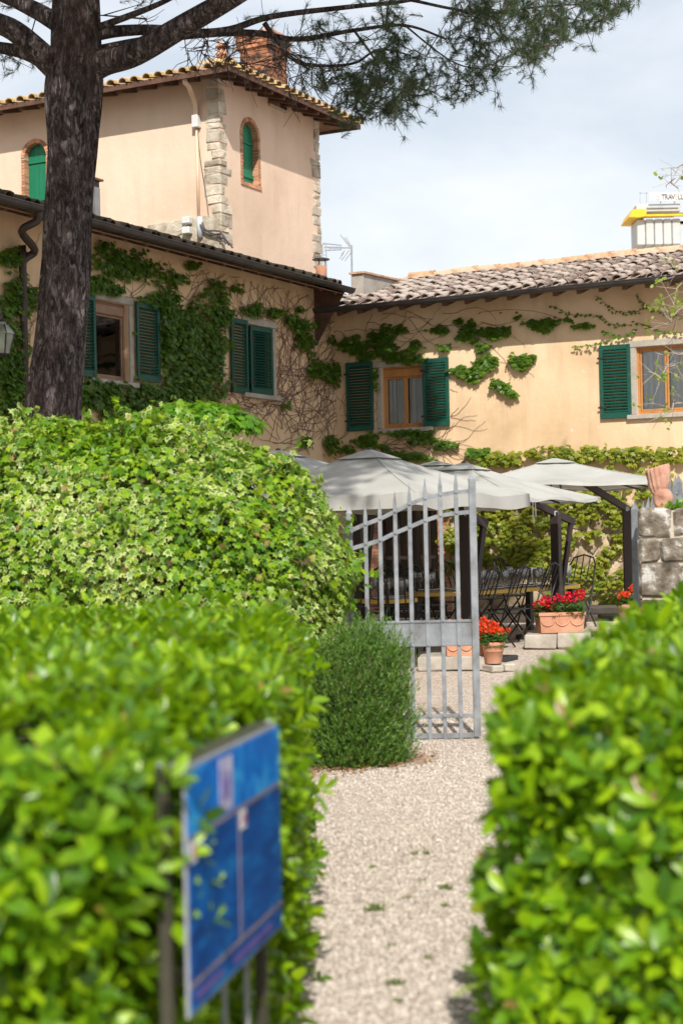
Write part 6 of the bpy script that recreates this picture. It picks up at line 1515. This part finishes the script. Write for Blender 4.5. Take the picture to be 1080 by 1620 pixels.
def pot(p, r, H, z, label):
    o = empty('terracotta_pot', (p.x, p.y, z)); tag(o, label, 'flower pot', 'terracotta planters'); m = MB()
    m.lathe([(r * .68, 0), (r * .72, .01), (r * .86, H * .55), (r * .90, H * .56), (r * .90, H * .6), (r * .93, H * .8), (r * 1.04, H * .83), (r * 1.06, H * .9), (r * 1.04, H), (r * .92, H), (r * .88, H * .85)], 26, cap=False); m.build('body', M_terra, o, True)
    m = MB(); m.lathe([(r * .90, H * .84), (r * .3, H * .88), (.001, H * .89)], 18); m.build('soil', M_twig, o); return o
def geranium(p, z, sx, sy, hh, heads, petal, label, seed, nleaf=260):
    rg = np.random.default_rng(seed); o = empty('geranium_plant', (p.x, p.y, z)); tag(o, label, 'flowers', 'potted geraniums')
    n = nleaf; P = np.stack([rg.uniform(-sx, sx, n), rg.uniform(-sy, sy, n), hh * .55 * rg.random(n) ** .7], 1); d = nrm(P * np.array([1 / sx, 1.5 / sy, 2]) + rg.normal(0, .4, (n, 3)))
    V, Fc = leaves(P, d + np.array([0, 0, -.2]), np.tile([0, -.3, 1.0], (n, 1)) + rg.normal(0, .4, (n, 3)), rg.uniform(.045, .075, n), T_CRP_V * np.array([1.25, 1, 1]), T_CRP_F); link('foliage', np_mesh('foliage', V, Fc, M_geran), o, None, 'stuff')
    for (x, y, zz_, r) in heads:
        n = 46; d = nrm(rg.normal(size=(n, 3))); V, Fc = leaves(d * r * .55 + np.array([x, y, zz_]), d + rg.normal(0, .5, (n, 3)), d, np.full(n, r * .75), T_PET_V, T_PET_F); link('flower_head', np_mesh('flower_head', V, Fc, petal), o)
        m = MB(); m.tube([(x * .6, y * .6, 0), (x, y, zz_)], .004, 4, False); m.build('stem', M_geran, o)
    return o
# red trough by the mast
p = at(885, 1000, 20.7); zg = ground_z(20.7); s_h = .18
slab(at(882, 1010, 20.65), .80, .62, s_h, math.radians(-10), 'pale stone slab under the trough of red geraniums', 3); trough(p, .58, .27, .25, zg + s_h, math.radians(8), 'terracotta trough with relief swags and red geraniums, beside an umbrella mast')
def H(zz_, *xs): return [(x, y, z + zz_, r) for x, y, z, r in xs]
geranium(p, zg + s_h + .2, .28, .13, .26, H(0, (-.27, -.05, .14, .055), (-.17, -.04, .18, .068), (-.13, -.1, .14, .06), (-.02, 0, .22, .055), (.08, 0, .20, .05), (.16, -.03, .22, .055), (.24, .0, .25, .06), (.28, .03, .27, .05), (.12, .04, .25, .045)), M_red, 'red geraniums in the trough beside an umbrella mast', 21, 420)
# orange group behind the gate
p = at(733, 1050, 18.6); zg = ground_z(18.6); slab(at(728, 1055, 18.7), .92, .6, .16, math.radians(-6), 'pale stone slab under the orange geraniums behind the gate', 4)
sl = slab(at(787, 1050, 18.35), .3, .34, .09, math.radians(24), 'small tilted stone slab beside the round pot', 6)
trough(at(735, 1040, 18.55), .46, .25, .21, zg + .16, math.radians(4), 'terracotta trough seen through the gate bars'); pr_ = at(780, 1042, 18.35); pot(pr_, .125, .235, ground_z(18.35) + .088, 'round terracotta pot with orange geraniums standing outside the gate post')
geranium(pr_, ground_z(18.35) + .28, .12, .11, .25, H(0, (-.11, -.03, .20, .05), (-.10, .03, .27, .045), (-.03, -.05, .17, .055), (.04, -.05, .16, .05), (.03, .02, .21, .05), (.09, -.02, .15, .045), (.17, -.01, .17, .026), (-.02, .04, .24, .045), (-.13, 0, .12, .04)), M_orange, 'orange geraniums in the round pot by the gate post', 22, 240)
geranium(at(735, 1040, 18.55), zg + .33, .2, .1, .2, H(0, (-.16, 0, .18, .045), (-.05, .02, .19, .045), (.02, -.02, .16, .04), (.12, 0, .18, .04)), M_orange, 'orange geraniums in the trough behind the gate bars', 23, 180)
p = at(994, 985, 22.0); pot(p, .14, .40, ground_z(22.0), 'terracotta pot at the foot of the farthest umbrella mast'); geranium(p, ground_z(22.0) + .36, .12, .11, .26, H(0, (-.09, -.05, .15, .06), (-.03, -.04, .17, .05), (.06, 0, .25, .05)), M_orange, 'orange-red geraniums in the pot near the stone pillar', 24, 200)
st = HM @ Vector((4.6, -.55, 0)); m = MB(); m.box(-1.3, 1.3, -.4, .4, 0, .11, .015, M=Matrix.Rotation(TH, 4, 'Z')); o = m.build('stone_step', M_slab); o.location = (st.x, st.y, ground_z(st.y)); tag(o, 'low pale stone step along the foot of the rough stone wall', 'step')

# ---------- wall lantern
lp_ = at(4, 535, 20.6); ln = empty('wall_lantern', (lp_.x, lp_.y, lp_.z - .2)); tag(ln, 'black iron lantern with frosted panes on the shaded wall', 'lantern')
def ring_box(zs):                                   # hexagonal shell
    m = MB(); m.lathe(zs, 6); return m
ring_box([(.085, 0), (.145, .25)]).build('glass', M_lampglass, ln)
for k in range(6): a = k * math.pi / 3; m = MB(); m.bar((.087 * math.cos(a), .087 * math.sin(a), 0), (.148 * math.cos(a), .148 * math.sin(a), .25), .014); m.build('frame_bar', M_blackmetal, ln)
ring_box([(.152, .247), (.155, .262), (.085, .36), (.05, .365), (.05, .40), (.02, .41)]).build('roof', M_lampglass, ln)
for k in range(6): a = k * math.pi / 3; m = MB(); m.bar((.156 * math.cos(a), .156 * math.sin(a), .262), (.087 * math.cos(a), .087 * math.sin(a), .362), .012); m.build('roof_bar', M_blackmetal, ln)
ring_box([(.05, -.03), (.09, 0), (.09, .01)]).build('base', M_blackmetal, ln); ring_box([(.055, .40), (.03, .43), (.012, .46), (.012, .5)]).build('finial', M_blackmetal, ln)
wv_ = HI @ (lp_); wz = HM @ Vector((0.0, wv_.y - .1, 0)); m = MB(); m.tube([(0, 0, .49), (-.05, .03, .56), ((wz.x - lp_.x) * .5, (wz.y - lp_.y) * .5, .58), (wz.x - lp_.x, wz.y - lp_.y, .35)], .012, 6); m.build('bracket', M_blackmetal, ln, True)

# ---------- tower crane far behind
YC = 62.0
def cr(px, py, d=0.0): return at(px, py, YC) + Vector((0, d, 0))
c0 = cr(1150, 900); crane = empty('tower_crane', (c0.x, c0.y, 0)); CO = Vector((c0.x, c0.y, 0)); tag(crane, 'yellow construction crane with pale ballast blocks above the roof ridge', 'crane')
def cl_(px, py, d=0.0): return cr(px, py, d) - CO
a0, a1 = cl_(1003, 392), cl_(1071, 350)
for k in range(5):
    w = (a1.x - a0.x) / 5; m = MB(); m.box(a0.x + k * w + .012, a0.x + (k + 1) * w - .012, -.55, .75, a0.z, a1.z, .03); m.build('ballast_block', M_concrete, crane)
m = MB(); b0, b1 = cl_(1002, 340), cl_(1071, 326); m.box(b0.x, b1.x, -.5, .7, b0.z, b1.z, .03); m.build('upper_ballast', M_concrete, crane)
m = MB(); q0, q1 = cl_(1018, 334), cl_(1068, 331); m.box(q0.x, q1.x, -.56, -.5, q0.z, q1.z); m.build('grille', M_cranegrey, crane)
j0, j1 = cl_(999, 349), cl_(1240, 340); m = MB()
for y in (-.75, .9):
    m.box(j0.x, j1.x + 4, y, y + .12, j0.z, j0.z + .12); m.box(j0.x, j1.x + 4, y, y + .12, j1.z - .1, j1.z + .02)
    x = j0.x
    while x < j1.x + 4: m.bar((x, y + .06, j0.z + .1), (x + .35, y + .06, j1.z - .08), .05); x += .7
m.box(j0.x + .3, j1.x + 4, -.80, -.76, j0.z - .0, j1.z - .02); m.build('jib', M_yellow, crane)
m = MB(); e0 = cl_(1000, 338); n0 = cl_(988, 350); m.prism([(n0.x, n0.z), (e0.x + .1, n0.z - .02), (e0.x + .35, e0.z - .25), (e0.x + .35, e0.z), (e0.x - .15, e0.z)], lambda p: (p[0], -.85, p[1]), lambda p: (p[0], 1.0, p[1])); m.build('jib_nose', M_yellow, crane)
m = MB()
for x_ in (1008, 1018, 1040, 1062): p_ = cl_(x_, 326); t_ = cl_(x_, 309); m.bar((p_.x, -.5, p_.z), (t_.x, -.5, t_.z), .03)
p_, t_ = cl_(1007, 310), cl_(1100, 308); m.bar((p_.x, -.5, p_.z), (t_.x, -.5, t_.z), .03); m.build('railing', M_cranegrey, crane)
s0, s1 = cl_(1021, 324), cl_(1105, 309); m = MB(); m.box(s0.x, s1.x, -.66, -.60, s0.z, s1.z); brd = m.build('name_board', M_white, crane)
def text(body, x, z, size, mat):
    cu = bpy.data.curves.new('lettering', 'FONT'); cu.body = body; cu.size = size; cu.extrude = .01; cu.materials.append(mat); cu.space_character = 1.0
    tmp = bpy.data.objects.new('lettering', cu); COL.objects.link(tmp); me = bpy.data.meshes.new_from_object(tmp.evaluated_get(bpy.context.evaluated_depsgraph_get())); bpy.data.objects.remove(tmp); o = bpy.data.objects.new('lettering', me); COL.objects.link(o); o.parent = brd; o.location = (x, -.672, z); o.rotation_euler = (math.pi / 2, 0, 0); return o
tz = cl_(1040, 321.5); hgt = (cl_(1040, 313).z - tz.z) / .70; t_x = tz.x; step = (cl_(1079, 320).x - tz.x) / 7.6
for ch, w in (('T', 1), ('R', 1.02), ('A', 1.02), ('V', 1.0), ('E', .92), ('L', .85), ('L', .85), ('I', .6)):
    o = text(ch, t_x, tz.z, hgt, M_letter_red if ch == 'E' else M_letter); o.scale = (.78, 1, 1); t_x += step * w
o = text('G', cl_(1030, 320).x, tz.z, hgt * .8, M_letter_red)
m = MB(); mc = cl_(1200, 900)
for sx in (-.7, .7):
    for sy in (-.7, .7): m.box(mc.x + sx - .07, mc.x + sx + .07, sy - .07, sy + .07, 0, j0.z)
z = 0
while z < j0.z - 1.4:
    for sy in (-.7, .7): m.bar((mc.x - .7, sy, z), (mc.x + .7, sy, z + 1.4), .06); m.bar((mc.x + .7 * sy / .7, -.7, z + 1.4), (mc.x + .7 * sy / .7, .7, z), .06)
    z += 1.4
m.build('mast', M_yellow, crane)

# ---------- litter and weeds on the gravel
rg = np.random.default_rng(31); n = 480; px = rg.uniform(485, 690, n); py = 1216 - (px - 490) * .085 + rg.normal(0, 7, n) + 2
P = np.array([tuple(at(a, b, 1.6 * F / (b - 849))) for a, b in zip(px, py)]); P[:, 2] = .012 + rg.random(n) * .012
V, Fc = leaves(P, np.concatenate([rg.normal(0, 1, (n, 2)), rg.normal(0, .15, (n, 1))], 1), np.tile([0, 0, 1.0], (n, 1)) + rg.normal(0, .25, (n, 3)), rg.uniform(.025, .055, n), T_OVAL_V, T_OVAL_F)
tag(link('leaf_litter', np_mesh('leaf_litter', V, Fc, M_litter)), 'dry reddish leaves strewn at the foot of the rosemary', 'leaves', None, 'stuff')
for (a, b, s) in ((592, 1440, 1.5), (655, 1353, .9), (674, 1352, .9), (590, 1372, .8), (704, 1408, 1.2), (668, 1395, .8), (706, 1437, .9), (645, 1420, .7), (490, 1535, 1.0), (624, 1558, 1.2), (628, 1585, .8), (680, 1518, .8), (510, 1372, .8), (618, 1496, .6)):
    p = at(a, b, 1.6 * F / (b - 849)); n = int(34 * s); rg2 = np.random.default_rng(a); P = rg2.uniform(-.5, .5, (n, 3)) * .03 * s * np.array([1.3, 1, 0]) + np.array([0, 0, .006])
    V, Fc = leaves(P, rg2.normal(0, .7, (n, 3)) + np.array([0, 0, .7]), rg2.normal(0, 1, (n, 3)), rg2.uniform(.012, .026, n) * s, T_OVAL_V * np.array([.8, 1, 1]), T_OVAL_F)
    o = link('weed', np_mesh('weed', V, Fc, M_weed)); o.location = (p.x, p.y, 0); tag(o, 'tiny weed sprouting from the gravel path between the hedges', 'weed', 'weeds on the gravel path')
